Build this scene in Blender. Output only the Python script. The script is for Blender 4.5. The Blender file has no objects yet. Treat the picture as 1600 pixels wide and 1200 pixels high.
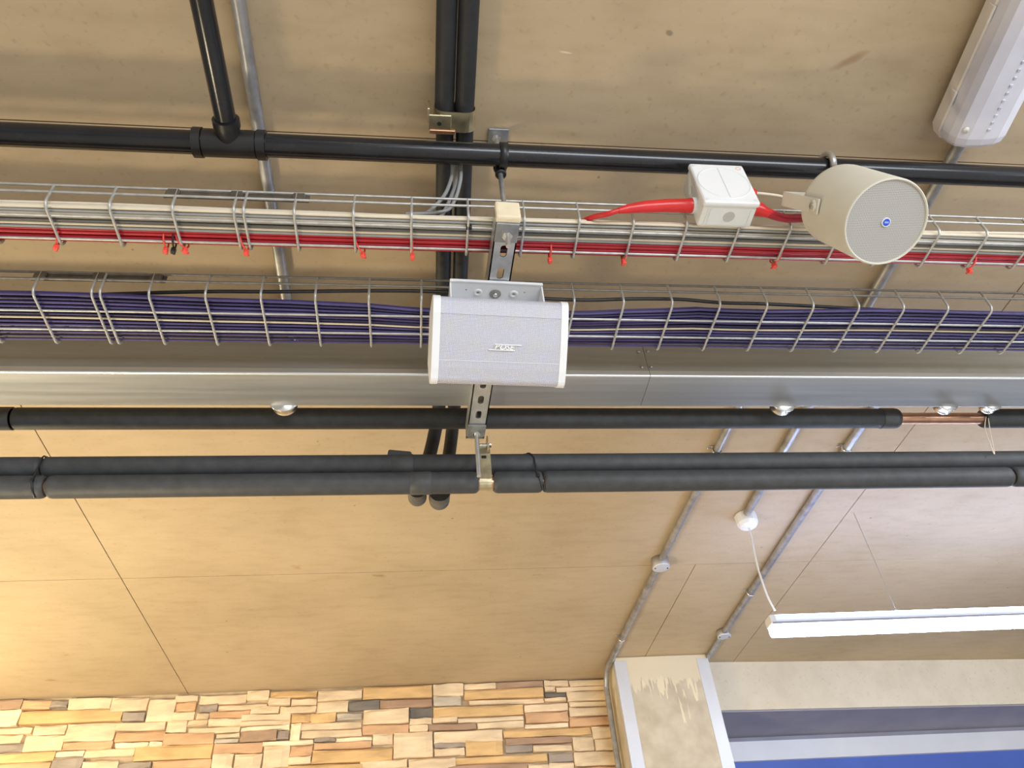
import bpy, bmesh, math, random
from mathutils import Vector, Matrix
PI = math.pi
SC = bpy.context.scene
COL = SC.collection
E0 = 1.6            # eye height above the floor: local heights below are given above the eye
CE = 1.385          # ceiling above the eye

# ------------------------------------------------------------------ camera, world, lights, exposure
cd = bpy.data.cameras.new('camera'); cam = bpy.data.objects.new('camera', cd); COL.objects.link(cam)
cd.sensor_fit = 'HORIZONTAL'; cd.sensor_width = 36.0; cd.lens = 36.0 * 1202.0 / 1600.0; cd.clip_start = 0.02
cam.matrix_world = Matrix.Translation((0, 0, E0)) @ Matrix(((0.99232623,-0.00529136,-0.12353403,0),(-0.09545127,-0.66786573,-0.73813578,0),(-0.07859840,0.74426297,-0.66324575,0),(0,0,0,1)))
SC.camera = cam
SC.view_settings.view_transform = 'Standard'; SC.view_settings.look = 'None'
SC.view_settings.exposure = 0.0; SC.view_settings.gamma = 1.0; SC.view_settings.use_curve_mapping = False
w = bpy.data.worlds.new('world'); SC.world = w; w.use_nodes = True
bg = w.node_tree.nodes['Background']; bg.inputs[0].default_value = (1.0, 0.96, 0.91, 1); bg.inputs[1].default_value = 0.38

def area(name, loc, target, size, size_y, power, col):
    l = bpy.data.lights.new(name, 'AREA'); l.shape = 'RECTANGLE'; l.size = size; l.size_y = size_y
    l.energy = power; l.color = col
    o = bpy.data.objects.new(name, l); COL.objects.link(o)
    o.location = (loc[0], loc[1], loc[2] + E0)
    d = Vector(target) - Vector(loc); o.rotation_euler = d.to_track_quat('-Z', 'Y').to_euler()
    return o
# out of frame: window and right batten, plus added fill lights
area('window_daylight', (2.2, -4.2, -0.35), (1.2, 1.0, 0.9), 4.2, 1.3, 225, (0.86, 0.92, 1.0))
area('fill_light_behind', (0.1, -1.9, 1.30), (0.1, -1.7, -1.6), 1.5, 0.08, 34, (1.0, 0.97, 0.93))  # unseen fill added to bounce light off the floor onto the ceiling
area('fill_light_left', (-2.6, -0.4, 1.30), (-2.3, -0.3, -1.6), 0.08, 1.5, 34, (1.0, 0.94, 0.78))  # unseen warm fill added so the ceiling lights evenly
area('batten_light_right', (2.9, 0.2, 1.20), (2.4, 0.5, -1.6), 0.08, 1.5, 70, (0.90, 0.94, 1.0))
area('fill_uplight_right', (2.75, -0.5, 0.95), (2.2, 0.0, 2.0), 0.06, 1.5, 16, (0.80, 0.88, 1.0))  # unseen upward light added to brighten the ceiling at the right
# warm track spots that wash the stone wall, out of frame
area('wall_washer_light', (-1.3, 1.5, -0.35), (-0.5, 3.66, 1.10), 0.3, 0.3, 42, (1.0, 0.83, 0.55))
l = bpy.data.lights.new('warm_spot_light', 'POINT'); l.energy = 44; l.color = (1.0, 0.88, 0.56); l.shadow_soft_size = 0.10
o = bpy.data.objects.new('warm_spot_light', l); COL.objects.link(o); o.location = (-2.15, 2.75, 0.85 + E0)

# ------------------------------------------------------------------ materials
def nt(m): m.use_nodes = True; return m.node_tree.nodes, m.node_tree.links
def mat(name, col, rough=0.5, metal=0.0, var=0.10, scale=12.0, bump=0.0, bscale=60.0, tint=None, stretch=None, rvar=0.0, spec=0.5):
    m = bpy.data.materials.new(name); N, L = nt(m); p = N['Principled BSDF']
    p.inputs['Roughness'].default_value = rough; p.inputs['Metallic'].default_value = metal
    p.inputs['Specular IOR Level'].default_value = spec
    tc = N.new('ShaderNodeTexCoord'); mp = N.new('ShaderNodeMapping'); L.new(tc.outputs['Object'], mp.inputs[0])
    if stretch: mp.inputs['Scale'].default_value = stretch
    nz = N.new('ShaderNodeTexNoise'); nz.inputs['Scale'].default_value = scale; nz.inputs['Detail'].default_value = 6
    L.new(mp.outputs[0], nz.inputs['Vector'])
    cr = N.new('ShaderNodeValToRGB'); L.new(nz.outputs[0], cr.inputs[0])
    cr.color_ramp.elements[0].position = 0.3; cr.color_ramp.elements[1].position = 0.7
    t = tint or col
    cr.color_ramp.elements[0].color = tuple(max(0, c * (1 - var)) for c in t) + (1,)
    cr.color_ramp.elements[1].color = tuple(min(1, c * (1 + var)) for c in col) + (1,)
    L.new(cr.outputs[0], p.inputs['Base Color'])
    if rvar:
        mr = N.new('ShaderNodeMapRange'); L.new(nz.outputs[0], mr.inputs[0])
        mr.inputs[3].default_value = rough - rvar; mr.inputs[4].default_value = rough + rvar; L.new(mr.outputs[0], p.inputs['Roughness'])
    if bump:
        n2 = N.new('ShaderNodeTexNoise'); n2.inputs['Scale'].default_value = bscale; n2.inputs['Detail'].default_value = 5
        L.new(mp.outputs[0], n2.inputs['Vector'])
        b = N.new('ShaderNodeBump'); b.inputs['Strength'].default_value = bump; b.inputs['Distance'].default_value = 0.004
        L.new(n2.outputs[0], b.inputs['Height']); L.new(b.outputs[0], p.inputs['Normal'])
    return m
def emis(name, col, s):
    m = bpy.data.materials.new(name); N, L = nt(m); p = N['Principled BSDF']
    p.inputs['Base Color'].default_value = (*col, 1); p.inputs['Emission Color'].default_value = (*col, 1)
    p.inputs['Emission Strength'].default_value = s
    return m
def concrete(name, col, dark, stain, marks=()):
    m = bpy.data.materials.new(name); N, L = nt(m); p = N['Principled BSDF']; p.inputs['Roughness'].default_value = 0.75
    p.inputs['Specular IOR Level'].default_value = 0.25
    tc = N.new('ShaderNodeTexCoord')
    def noise(s, d, st=None):
        n = N.new('ShaderNodeTexNoise'); n.inputs['Scale'].default_value = s; n.inputs['Detail'].default_value = d
        if st:
            mp = N.new('ShaderNodeMapping'); mp.inputs['Scale'].default_value = st; L.new(tc.outputs['Object'], mp.inputs[0]); L.new(mp.outputs[0], n.inputs['Vector'])
        else: L.new(tc.outputs['Object'], n.inputs['Vector'])
        return n
    def ramp(n, a, b, c0, c1):
        r = N.new('ShaderNodeValToRGB'); r.color_ramp.elements[0].position = a; r.color_ramp.elements[1].position = b
        r.color_ramp.elements[0].color = c0; r.color_ramp.elements[1].color = c1; L.new(n.outputs[0], r.inputs[0]); return r
    def mul(a, b, f):
        x = N.new('ShaderNodeMix'); x.data_type = 'RGBA'; x.blend_type = 'MULTIPLY'; x.inputs[0].default_value = f
        L.new(a, x.inputs[6]); L.new(b, x.inputs[7]); return x.outputs[2]
    base = ramp(noise(1.6, 5), 0.35, 0.65, (*dark, 1), (*col, 1)).outputs[0]
    c = mul(base, ramp(noise(9, 6, (1, 3, 1)), 0.3, 0.55, (0.86, 0.84, 0.80, 1), (1, 1, 1, 1)).outputs[0], 0.55)
    c = mul(c, ramp(noise(70, 3), 0.25, 0.4, (0.75, 0.72, 0.68, 1), (1, 1, 1, 1)).outputs[0], 0.5)
    c = mul(c, ramp(noise(5.5, 8, (1.0, 2.2, 1)), 0.70, 0.76, (1, 1, 1, 1), (*stain, 1)).outputs[0], 0.8)
    v = N.new('ShaderNodeTexVoronoi'); v.inputs['Scale'].default_value = 7; L.new(tc.outputs['Object'], v.inputs['Vector'])
    r = N.new('ShaderNodeValToRGB'); r.color_ramp.elements[0].position = 0.022; r.color_ramp.elements[1].position = 0.032
    r.color_ramp.elements[0].color = (0.45, 0.38, 0.3, 1); r.color_ramp.elements[1].color = (1, 1, 1, 1); L.new(v.outputs['Distance'], r.inputs[0])
    c = mul(c, r.outputs[0], 0.7)
    for (mx_, my_, ra, rb_, ang_, mc) in marks:
        mp = N.new('ShaderNodeMapping'); mp.vector_type = 'TEXTURE'; mp.inputs['Location'].default_value = (mx_, my_, 0); mp.inputs['Rotation'].default_value = (0, 0, ang_); mp.inputs['Scale'].default_value = (ra, rb_, 1)
        L.new(tc.outputs['Object'], mp.inputs[0])
        nn_ = noise(30, 4); vm = N.new('ShaderNodeVectorMath'); vm.operation = 'MULTIPLY'; vm.inputs[1].default_value = (1, 1, 0); L.new(mp.outputs[0], vm.inputs[0])
        ln = N.new('ShaderNodeVectorMath'); ln.operation = 'LENGTH'; L.new(vm.outputs[0], ln.inputs[0])
        ad = N.new('ShaderNodeMath'); L.new(ln.outputs['Value'], ad.inputs[0]); L.new(nn_.outputs[0], ad.inputs[1])
        mr = N.new('ShaderNodeMapRange'); L.new(ad.outputs[0], mr.inputs[0]); mr.inputs[1].default_value = 1.0; mr.inputs[2].default_value = 1.6; mr.inputs[3].default_value = 0.75; mr.inputs[4].default_value = 0.0
        x = N.new('ShaderNodeMix'); x.data_type = 'RGBA'; L.new(mr.outputs[0], x.inputs[0]); L.new(c, x.inputs[6]); x.inputs[7].default_value = (*mc, 1); c = x.outputs[2]
    L.new(c, p.inputs['Base Color'])
    b = N.new('ShaderNodeBump'); b.inputs['Strength'].default_value = 0.12; b.inputs['Distance'].default_value = 0.004
    L.new(noise(45, 6).outputs[0], b.inputs['Height']); L.new(b.outputs[0], p.inputs['Normal'])
    return m
def dotted(name, col, hole, pitch, rad, ax=(0, 2), rough=0.45):
    m = bpy.data.materials.new(name); N, L = nt(m); p = N['Principled BSDF']; p.inputs['Roughness'].default_value = rough
    tc = N.new('ShaderNodeTexCoord'); sx = N.new('ShaderNodeSeparateXYZ'); L.new(tc.outputs['Object'], sx.inputs[0])
    sq = []
    for a in ax:
        d = N.new('ShaderNodeMath'); d.operation = 'DIVIDE'; d.inputs[1].default_value = pitch; L.new(sx.outputs[a], d.inputs[0])
        f = N.new('ShaderNodeMath'); f.operation = 'FRACT'; L.new(d.outputs[0], f.inputs[0])
        s = N.new('ShaderNodeMath'); s.operation = 'SUBTRACT'; s.inputs[1].default_value = 0.5; L.new(f.outputs[0], s.inputs[0])
        q = N.new('ShaderNodeMath'); q.operation = 'POWER'; q.inputs[1].default_value = 2; L.new(s.outputs[0], q.inputs[0]); sq.append(q)
    ad = N.new('ShaderNodeMath'); L.new(sq[0].outputs[0], ad.inputs[0]); L.new(sq[1].outputs[0], ad.inputs[1])
    lt = N.new('ShaderNodeMath'); lt.operation = 'LESS_THAN'; lt.inputs[1].default_value = rad * rad; L.new(ad.outputs[0], lt.inputs[0])
    mx = N.new('ShaderNodeMix'); mx.data_type = 'RGBA'; L.new(lt.outputs[0], mx.inputs[0])
    mx.inputs[6].default_value = (*col, 1); mx.inputs[7].default_value = (*hole, 1); L.new(mx.outputs[2], p.inputs['Base Color'])
    return m

M = {}
MARKS = [(0.820, 0.611, 0.036, 0.011, -0.55, (0.34, 0.22, 0.12)), (0.455, 0.581, 0.008, 0.0055, 0.3, (0.22, 0.17, 0.11)), (0.271, 0.628, 0.013, 0.0022, 0.1, (0.75, 0.66, 0.5))]
M['ceiling'] = concrete('cast_concrete', (0.55, 0.432, 0.285), (0.462, 0.358, 0.230), (0.72, 0.58, 0.42), MARKS)
M['beam'] = concrete('painted_concrete', (0.74, 0.665, 0.53), (0.68, 0.60, 0.46), (0.85, 0.78, 0.7))
M['floor'] = mat('floor_screed', (0.53, 0.525, 0.51), 0.45, 0, 0.1, 2)
M['galv'] = mat('galvanised_steel', (0.60, 0.61, 0.62), 0.38, 0.85, 0.12, 40, rvar=0.08)
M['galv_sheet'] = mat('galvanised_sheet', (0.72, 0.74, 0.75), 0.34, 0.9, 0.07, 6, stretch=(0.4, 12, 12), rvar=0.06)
M['galv_shaded'] = mat('galvanised_sheet_shaded', (0.40, 0.39, 0.35), 0.5, 0.75, 0.07, 6, stretch=(0.4, 12, 12))  # darker copy of the sheet, with the trunking side's shade in its colour
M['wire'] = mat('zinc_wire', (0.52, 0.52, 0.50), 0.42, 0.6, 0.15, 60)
M['wire_backlit'] = mat('zinc_wire_backlit', (0.22, 0.21, 0.19), 0.45, 0.4, 0.15, 60)  # darker zinc copy: backlit look of the side wires put into the colour
M['conduit'] = mat('galvanised_conduit', (0.37, 0.37, 0.375), 0.42, 0.65, 0.28, 30)
M['splice'] = mat('brown_reflection_plate', (0.13, 0.11, 0.085), 0.4, 0.4, 0.25, 60)  # ceiling's brown reflection painted into the galvanised splice plates
M['washer'] = mat('square_washer_steel', (0.30, 0.31, 0.32), 0.5, 0.6, 0.15, 60)
M['trim'] = mat('galvanised_corner', (0.66, 0.67, 0.70), 0.45, 0.45, 0.10, 5, stretch=(1, 1, 0.3))
M['brass'] = mat('yellow_passivated_steel', (0.62, 0.55, 0.36), 0.3, 0.9, 0.2, 60)
M['copper'] = mat('copper', (0.60, 0.34, 0.22), 0.3, 0.9, 0.2, 30)
M['zinc'] = mat('bright_zinc', (0.75, 0.75, 0.74), 0.25, 0.95, 0.1, 80)
M['black_pipe'] = mat('black_plastic_pipe', (0.012, 0.013, 0.016), 0.20, 0, 0.3, 10)
M['black'] = mat('black_plastic', (0.014, 0.014, 0.015), 0.4, 0, 0.3, 20)
M['foam'] = mat('nitrile_foam', (0.046, 0.048, 0.050), 0.6, 0, 0.2, 40, bump=0.15, bscale=200)
M['foam_dark'] = mat('nitrile_foam_dark', (0.016, 0.018, 0.021), 0.6, 0, 0.2, 40, bump=0.15, bscale=200)
M['foam_tape'] = mat('foam_tape', (0.060, 0.061, 0.062), 0.55, 0, 0.2, 40, bump=0.1, bscale=150)
M['foam_elbow'] = mat('foam_elbow', (0.10, 0.095, 0.085), 0.55, 0, 0.2, 40, bump=0.1, bscale=150)
M['white'] = mat('white_plastic', (0.79, 0.80, 0.81), 0.4, 0, 0.03, 10)
M['white_box'] = mat('white_box_plastic', (0.72, 0.745, 0.735), 0.4, 0, 0.03, 10)
M['knockout'] = mat('knockout_plastic', (0.48, 0.48, 0.46), 0.45, 0, 0.03, 10)
M['orange_print'] = mat('orange_print', (0.72, 0.40, 0.22), 0.5, 0, 0.05, 10)
M['cream_cap'] = mat('cream_plastic', (0.80, 0.70, 0.50), 0.45, 0, 0.06, 60)
M['horn'] = mat('beige_paint', (0.66, 0.635, 0.54), 0.5, 0, 0.03, 20)
M['red'] = mat('red_sheath', (0.40, 0.012, 0.022), 0.35, 0, 0.15, 20)
M['red_boot'] = mat('red_gland', (0.60, 0.022, 0.022), 0.28, 0, 0.1, 20)
M['red_dark'] = mat('dark_red_sheath', (0.33, 0.010, 0.025), 0.3, 0, 0.15, 20)
M['tie'] = mat('orange_red_tie', (0.85, 0.085, 0.06), 0.4, 0, 0.1, 60)
M['purple'] = mat('purple_sheath', (0.062, 0.048, 0.165), 0.42, 0, 0.25, 8)
M['purple2'] = mat('deep_purple_sheath', (0.026, 0.022, 0.088), 0.42, 0, 0.25, 8)
M['cream'] = mat('cream_sheath', (0.72, 0.64, 0.50), 0.45, 0, 0.08, 8)
M['grey_cable'] = mat('grey_sheath', (0.30, 0.31, 0.31), 0.4, 0, 0.12, 8)
M['grey_dark'] = mat('dark_grey_sheath', (0.14, 0.14, 0.14), 0.4, 0, 0.12, 8)
M['diffuser'] = mat('frosted_diffuser', (0.68, 0.68, 0.77), 0.22, 0, 0.04, 20)
M['lamp_body'] = mat('lamp_housing', (0.70, 0.66, 0.62), 0.5, 0, 0.03, 20)
M['prism'] = mat('diffuser_prisms', (0.52, 0.52, 0.60), 0.3, 0, 0.3, 50)
M['lamp'] = emis('lit_tube', (0.62, 0.74, 1.0), 36.0)
M['added_uplight'] = emis('added_uplight_glow', (0.42, 0.54, 1.0), 44.0)  # glow of an unseen strip added to light the ceiling
M['glow'] = emis('housing_side_glow', (0.70, 0.78, 1.0), 0.30)  # tube light on the white housing put in as faint emission
M['blue'] = mat('blue_paint', (0.07, 0.13, 0.46), 0.4, 0, 0.08, 3)
M['blue_badge'] = mat('blue_badge', (0.03, 0.09, 0.62), 0.3, 0, 0.05, 3)
M['blue_light'] = mat('pale_blue_print', (0.30, 0.42, 0.85), 0.35, 0, 0.05, 3)
M['frame'] = mat('pale_frame', (0.70, 0.70, 0.73), 0.4, 0.1, 0.05, 4)
M['soffit'] = mat('grey_soffit', (0.29, 0.28, 0.33), 0.6, 0, 0.12, 4)
M['dark'] = mat('dark_recess', (0.012, 0.012, 0.014), 0.7, 0, 0.1, 20)
M['screw'] = mat('steel_screw', (0.42, 0.40, 0.37), 0.35, 0.8, 0.15, 80)
M['grille'] = dotted('white_perforated_grille', (0.82, 0.82, 0.84), (0.17, 0.17, 0.27), 0.0023, 0.40)
M['horn_grille'] = dotted('grey_perforated_grille', (0.50, 0.485, 0.45), (0.26, 0.25, 0.24), 0.0026, 0.34, (0, 1))
for k, c in dict(c=(0.78, 0.61, 0.41), C=(0.86, 0.71, 0.50), o=(0.69, 0.46, 0.22), t=(0.64, 0.40, 0.23), b=(0.42, 0.28, 0.19),
                 g=(0.37, 0.31, 0.26), d=(0.19, 0.17, 0.15), G=(0.56, 0.49, 0.39)).items():
    M['stone_' + k] = mat('stone_' + {'c': 'cream', 'C': 'pale', 'o': 'ochre', 't': 'terracotta', 'b': 'brown', 'g': 'grey', 'd': 'slate', 'G': 'fawn'}[k],
                          c, 0.8, 0, 0.18, 11, bump=0.6, bscale=40, stretch=(0.7, 1, 2.2), spec=0.2)
M['mortar'] = mat('mortar', (0.50, 0.39, 0.26), 0.9, 0, 0.2, 20)

# ------------------------------------------------------------------ mesh helpers
class MB:
    def __init__(s): s.v = []; s.f = []; s.sm = []
    def add(s, vs, fs, smooth=False):
        o = len(s.v); s.v += [tuple(v) for v in vs]; s.f += [tuple(i + o for i in f) for f in fs]; s.sm += [smooth] * len(fs); return s
    def box(s, a, b, rot=None, piv=None):
        vs = [Vector((x, y, z)) for x in (a[0], b[0]) for y in (a[1], b[1]) for z in (a[2], b[2])]
        if rot:
            p = Vector(piv) if piv else (Vector(a) + Vector(b)) / 2
            vs = [rot @ (v - p) + p for v in vs]
        return s.add(vs, [(0, 1, 3, 2), (4, 6, 7, 5), (0, 4, 5, 1), (2, 3, 7, 6), (0, 2, 6, 4), (1, 5, 7, 3)])
    def bbox(s, a, b, bev, seg=2, rot=None):
        bm = bmesh.new(); bmesh.ops.create_cube(bm, size=1)
        c = (Vector(a) + Vector(b)) / 2; d = Vector(b) - Vector(a)
        for v in bm.verts: v.co = Vector((v.co.x * d.x, v.co.y * d.y, v.co.z * d.z))
        bmesh.ops.bevel(bm, geom=list(bm.edges), offset=bev, segments=seg, affect='EDGES', profile=0.6)
        bm.verts.index_update()
        vs = [((rot @ v.co) if rot else v.co) + c for v in bm.verts]; fs = [[q.index for q in f.verts] for f in bm.faces]
        bm.free(); return s.add(vs, fs, False)
    def tube(s, pts, r, n=8, caps=True, smooth=True):
        P = [Vector(p) for p in pts]; R = r if isinstance(r, (list, tuple)) else [r] * len(P)
        T = []
        for i in range(len(P)):
            t = (P[min(i + 1, len(P) - 1)] - P[max(i - 1, 0)]); T.append(t.normalized())
        u = T[0].orthogonal().normalized(); vs = []
        for i, p in enumerate(P):
            u = (u - T[i] * u.dot(T[i])).normalized(); w_ = T[i].cross(u)
            for k in range(n):
                a = 2 * PI * k / n; vs.append(p + (u * math.cos(a) + w_ * math.sin(a)) * R[i])
        fs = [(i * n + k, i * n + (k + 1) % n, (i + 1) * n + (k + 1) % n, (i + 1) * n + k) for i in range(len(P) - 1) for k in range(n)]
        s.add(vs, fs, smooth)
        if caps: s.add(vs[:n], [tuple(range(n))[::-1]]); s.add(vs[-n:], [tuple(range(n))])
        return s
    def cyl(s, a, b, r, n=20, r2=None): return s.tube([a, b], [r, r if r2 is None else r2], n)
    def ball(s, c, r, n=12, m=8, sc=(1, 1, 1)):
        vs = [(c[0] + sc[0] * r * math.sin(PI * i / m) * math.cos(2 * PI * k / n), c[1] + sc[1] * r * math.sin(PI * i / m) * math.sin(2 * PI * k / n), c[2] + sc[2] * r * math.cos(PI * i / m)) for i in range(m + 1) for k in range(n)]
        return s.add(vs, [(i * n + k, (i + 1) * n + k, (i + 1) * n + (k + 1) % n, i * n + (k + 1) % n) for i in range(m) for k in range(n)], True)
    def lathe(s, prof, o, axis, n=40, smooth=True):      # prof: (distance along axis, radius)
        ax = Vector(axis).normalized(); u = ax.orthogonal().normalized(); w_ = ax.cross(u); o = Vector(o)
        vs = [o + ax * h + (u * math.cos(2 * PI * k / n) + w_ * math.sin(2 * PI * k / n)) * r for h, r in prof for k in range(n)]
        return s.add(vs, [(i * n + k, i * n + (k + 1) % n, (i + 1) * n + (k + 1) % n, (i + 1) * n + k) for i in range(len(prof) - 1) for k in range(n)], smooth)
    def strip(s, yz, x0, x1, th=0.0, smooth=False):      # sheet metal: a path in the YZ plane swept along X with a thickness
        n = len(yz); out = []
        for i in range(n):
            a = Vector(yz[max(i - 1, 0)]); b = Vector(yz[min(i + 1, n - 1)]); t = (b - a).normalized(); out.append((yz[i][0] - t.y * th, yz[i][1] + t.x * th))
        vs = []
        for (y, z), (y2, z2) in zip(yz, out): vs += [(x0, y, z), (x1, y, z), (x1, y2, z2), (x0, y2, z2)]
        fs = []
        for i in range(n - 1):
            for k in range(4): fs.append((i * 4 + k, i * 4 + (k + 1) % 4, i * 4 + 4 + (k + 1) % 4, i * 4 + 4 + k))
        fs += [(3, 2, 1, 0), tuple((n - 1) * 4 + k for k in range(4))]
        return s.add(vs, fs, smooth)
    def hexa(s, c, r, h, axis=(0, 0, -1)):
        return s.tube([Vector(c), Vector(c) + Vector(axis) * h], r, 6, True, False)
    def build(s, name, m, parent=None, kind=None, base=True):
        me = bpy.data.meshes.new(name)
        dz = E0 if (base and (parent is None or not parent.get('_local'))) else 0.0
        off = Vector((0, 0, dz))
        loc = Vector((0, 0, 0))
        if parent is None:                                  # a thing that is one mesh: origin at its centre
            xs = [Vector(v) for v in s.v]; lo = Vector([min(v[i] for v in xs) for i in range(3)]); hi = Vector([max(v[i] for v in xs) for i in range(3)])
            loc = (lo + hi) / 2
        elif not parent.get('_local'):
            loc = Vector(parent['_loc'])
        me.from_pydata([tuple(Vector(v) - loc) for v in s.v], [], s.f); me.materials.append(M[m])
        for p, q in zip(me.polygons, s.sm): p.use_smooth = q
        bm = bmesh.new(); bm.from_mesh(me); bmesh.ops.recalc_face_normals(bm, faces=bm.faces); bm.to_mesh(me); bm.free()
        o = bpy.data.objects.new(name, me); COL.objects.link(o)
        if parent is None: o.location = loc + off
        else: o.parent = parent
        if parent is not None and not parent.get('_local'): o['_loc'] = tuple(parent['_loc'])
        if parent is not None and parent.get('_local'): o['_local'] = 1
        if kind: o['kind'] = kind
        return o
def tag(o, label, cat, group=None):
    o['label'] = label; o['category'] = cat
    if group: o['group'] = group
    return o
def thing(name, label, cat, loc, group=None, mtx=None, kind=None):
    o = bpy.data.objects.new(name, None); COL.objects.link(o); o.empty_display_size = 0.05
    o.location = (loc[0], loc[1], loc[2] + E0); o['_loc'] = tuple(loc)
    if mtx is not None: o.matrix_world = Matrix.Translation((loc[0], loc[1], loc[2] + E0)) @ mtx.to_4x4(); o['_local'] = 1
    if kind: o['kind'] = kind
    if label: o['label'] = label
    if cat: tag(o, label, cat, group)
    return o
def sub(parent, mb, name, m): return mb.build(name, m, parent)
def holed(outer, holes, z0, z1, bm_out):
    """flat plate in XY with holes, thickness z0..z1"""
    bm = bmesh.new(); es = []
    for loop in [outer] + holes:
        vs = [bm.verts.new((x, y, z0)) for x, y in loop]
        es += [bm.edges.new((vs[i], vs[(i + 1) % len(vs)])) for i in range(len(vs))]
    bmesh.ops.triangle_fill(bm, edges=es, use_beauty=True, use_dissolve=False)
    r = bmesh.ops.extrude_face_region(bm, geom=list(bm.faces))
    bmesh.ops.translate(bm, vec=(0, 0, z1 - z0), verts=[g for g in r['geom'] if isinstance(g, bmesh.types.BMVert)])
    bm.verts.index_update(); bm_out.add([v.co.copy() for v in bm.verts], [[q.index for q in f.verts] for f in bm.faces]); bm.free()
def slot(cx, cy, wx, ly, n=6):
    r = wx / 2; h = ly / 2 - r; P = []
    for k in range(n + 1): a = PI * k / n; P.append((cx + r * math.cos(a), cy + h + r * math.sin(a)))
    for k in range(n + 1): a = PI + PI * k / n; P.append((cx + r * math.cos(a), cy - h + r * math.sin(a)))
    return P
def smoothpath(pts, n=6):
    P = [Vector(p) for p in pts]; out = []
    for i in range(len(P) - 1):
        a, b, c, d = P[max(i - 1, 0)], P[i], P[i + 1], P[min(i + 2, len(P) - 1)]
        for k in range(n):
            t = k / n; out.append(0.5 * ((2 * b) + (c - a) * t + (2 * a - 5 * b + 4 * c - d) * t * t + (3 * b - a - 3 * c + d) * t ** 3))
    out.append(P[-1]); return out

rnd = random.Random(7)
# ================================================================== setting
fl = MB().box((-6, -6, -E0 - 0.1), (7, 6, -E0)).build('floor', 'floor', None, 'structure')
ceil = thing('ceiling', 'tan cast concrete ceiling with straight formwork joints', None, (0, 0, CE), kind='structure')
sub(ceil, MB().box((-3.6, -4.5, CE + 0.03), (4.1, 4.4, CE + 0.15)), 'slab', 'dark')
XS = [-3.57, -1.02, 1.53, 4.08]; YS = [-4.45, -2.69, -0.938, 0.816, 2.57, 4.35]
g = 0.0014
for j in range(5):
    xs = XS if j < 4 else [-3.57, -1.02, 1.066, 1.53, 4.08]
    for i in range(len(xs) - 1):
        e = 0.0
        mb = MB(); a = (xs[i] + g, YS[j] + g); b = (xs[i + 1] - g, YS[j + 1] - g)
        z0 = CE + e; z1 = CE + 0.03; q = 0.0005
        vs = [(a[0] + q, a[1] + q, z0), (b[0] - q, a[1] + q, z0), (b[0] - q, b[1] - q, z0), (a[0] + q, b[1] - q, z0),
              (a[0], a[1], z0 + q), (b[0], a[1], z0 + q), (b[0], b[1], z0 + q), (a[0], b[1], z0 + q),
              (a[0], a[1], z1), (b[0], a[1], z1), (b[0], b[1], z1), (a[0], b[1], z1)]
        mb.add(vs, [(0, 1, 2, 3)] + [(k + o, (k + 1) % 4 + o, (k + 1) % 4 + o + 4, k + o + 4) for o in (0, 4) for k in range(4)] + [(11, 10, 9, 8)])
        mb.build('panel', 'ceiling', ceil)

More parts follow.
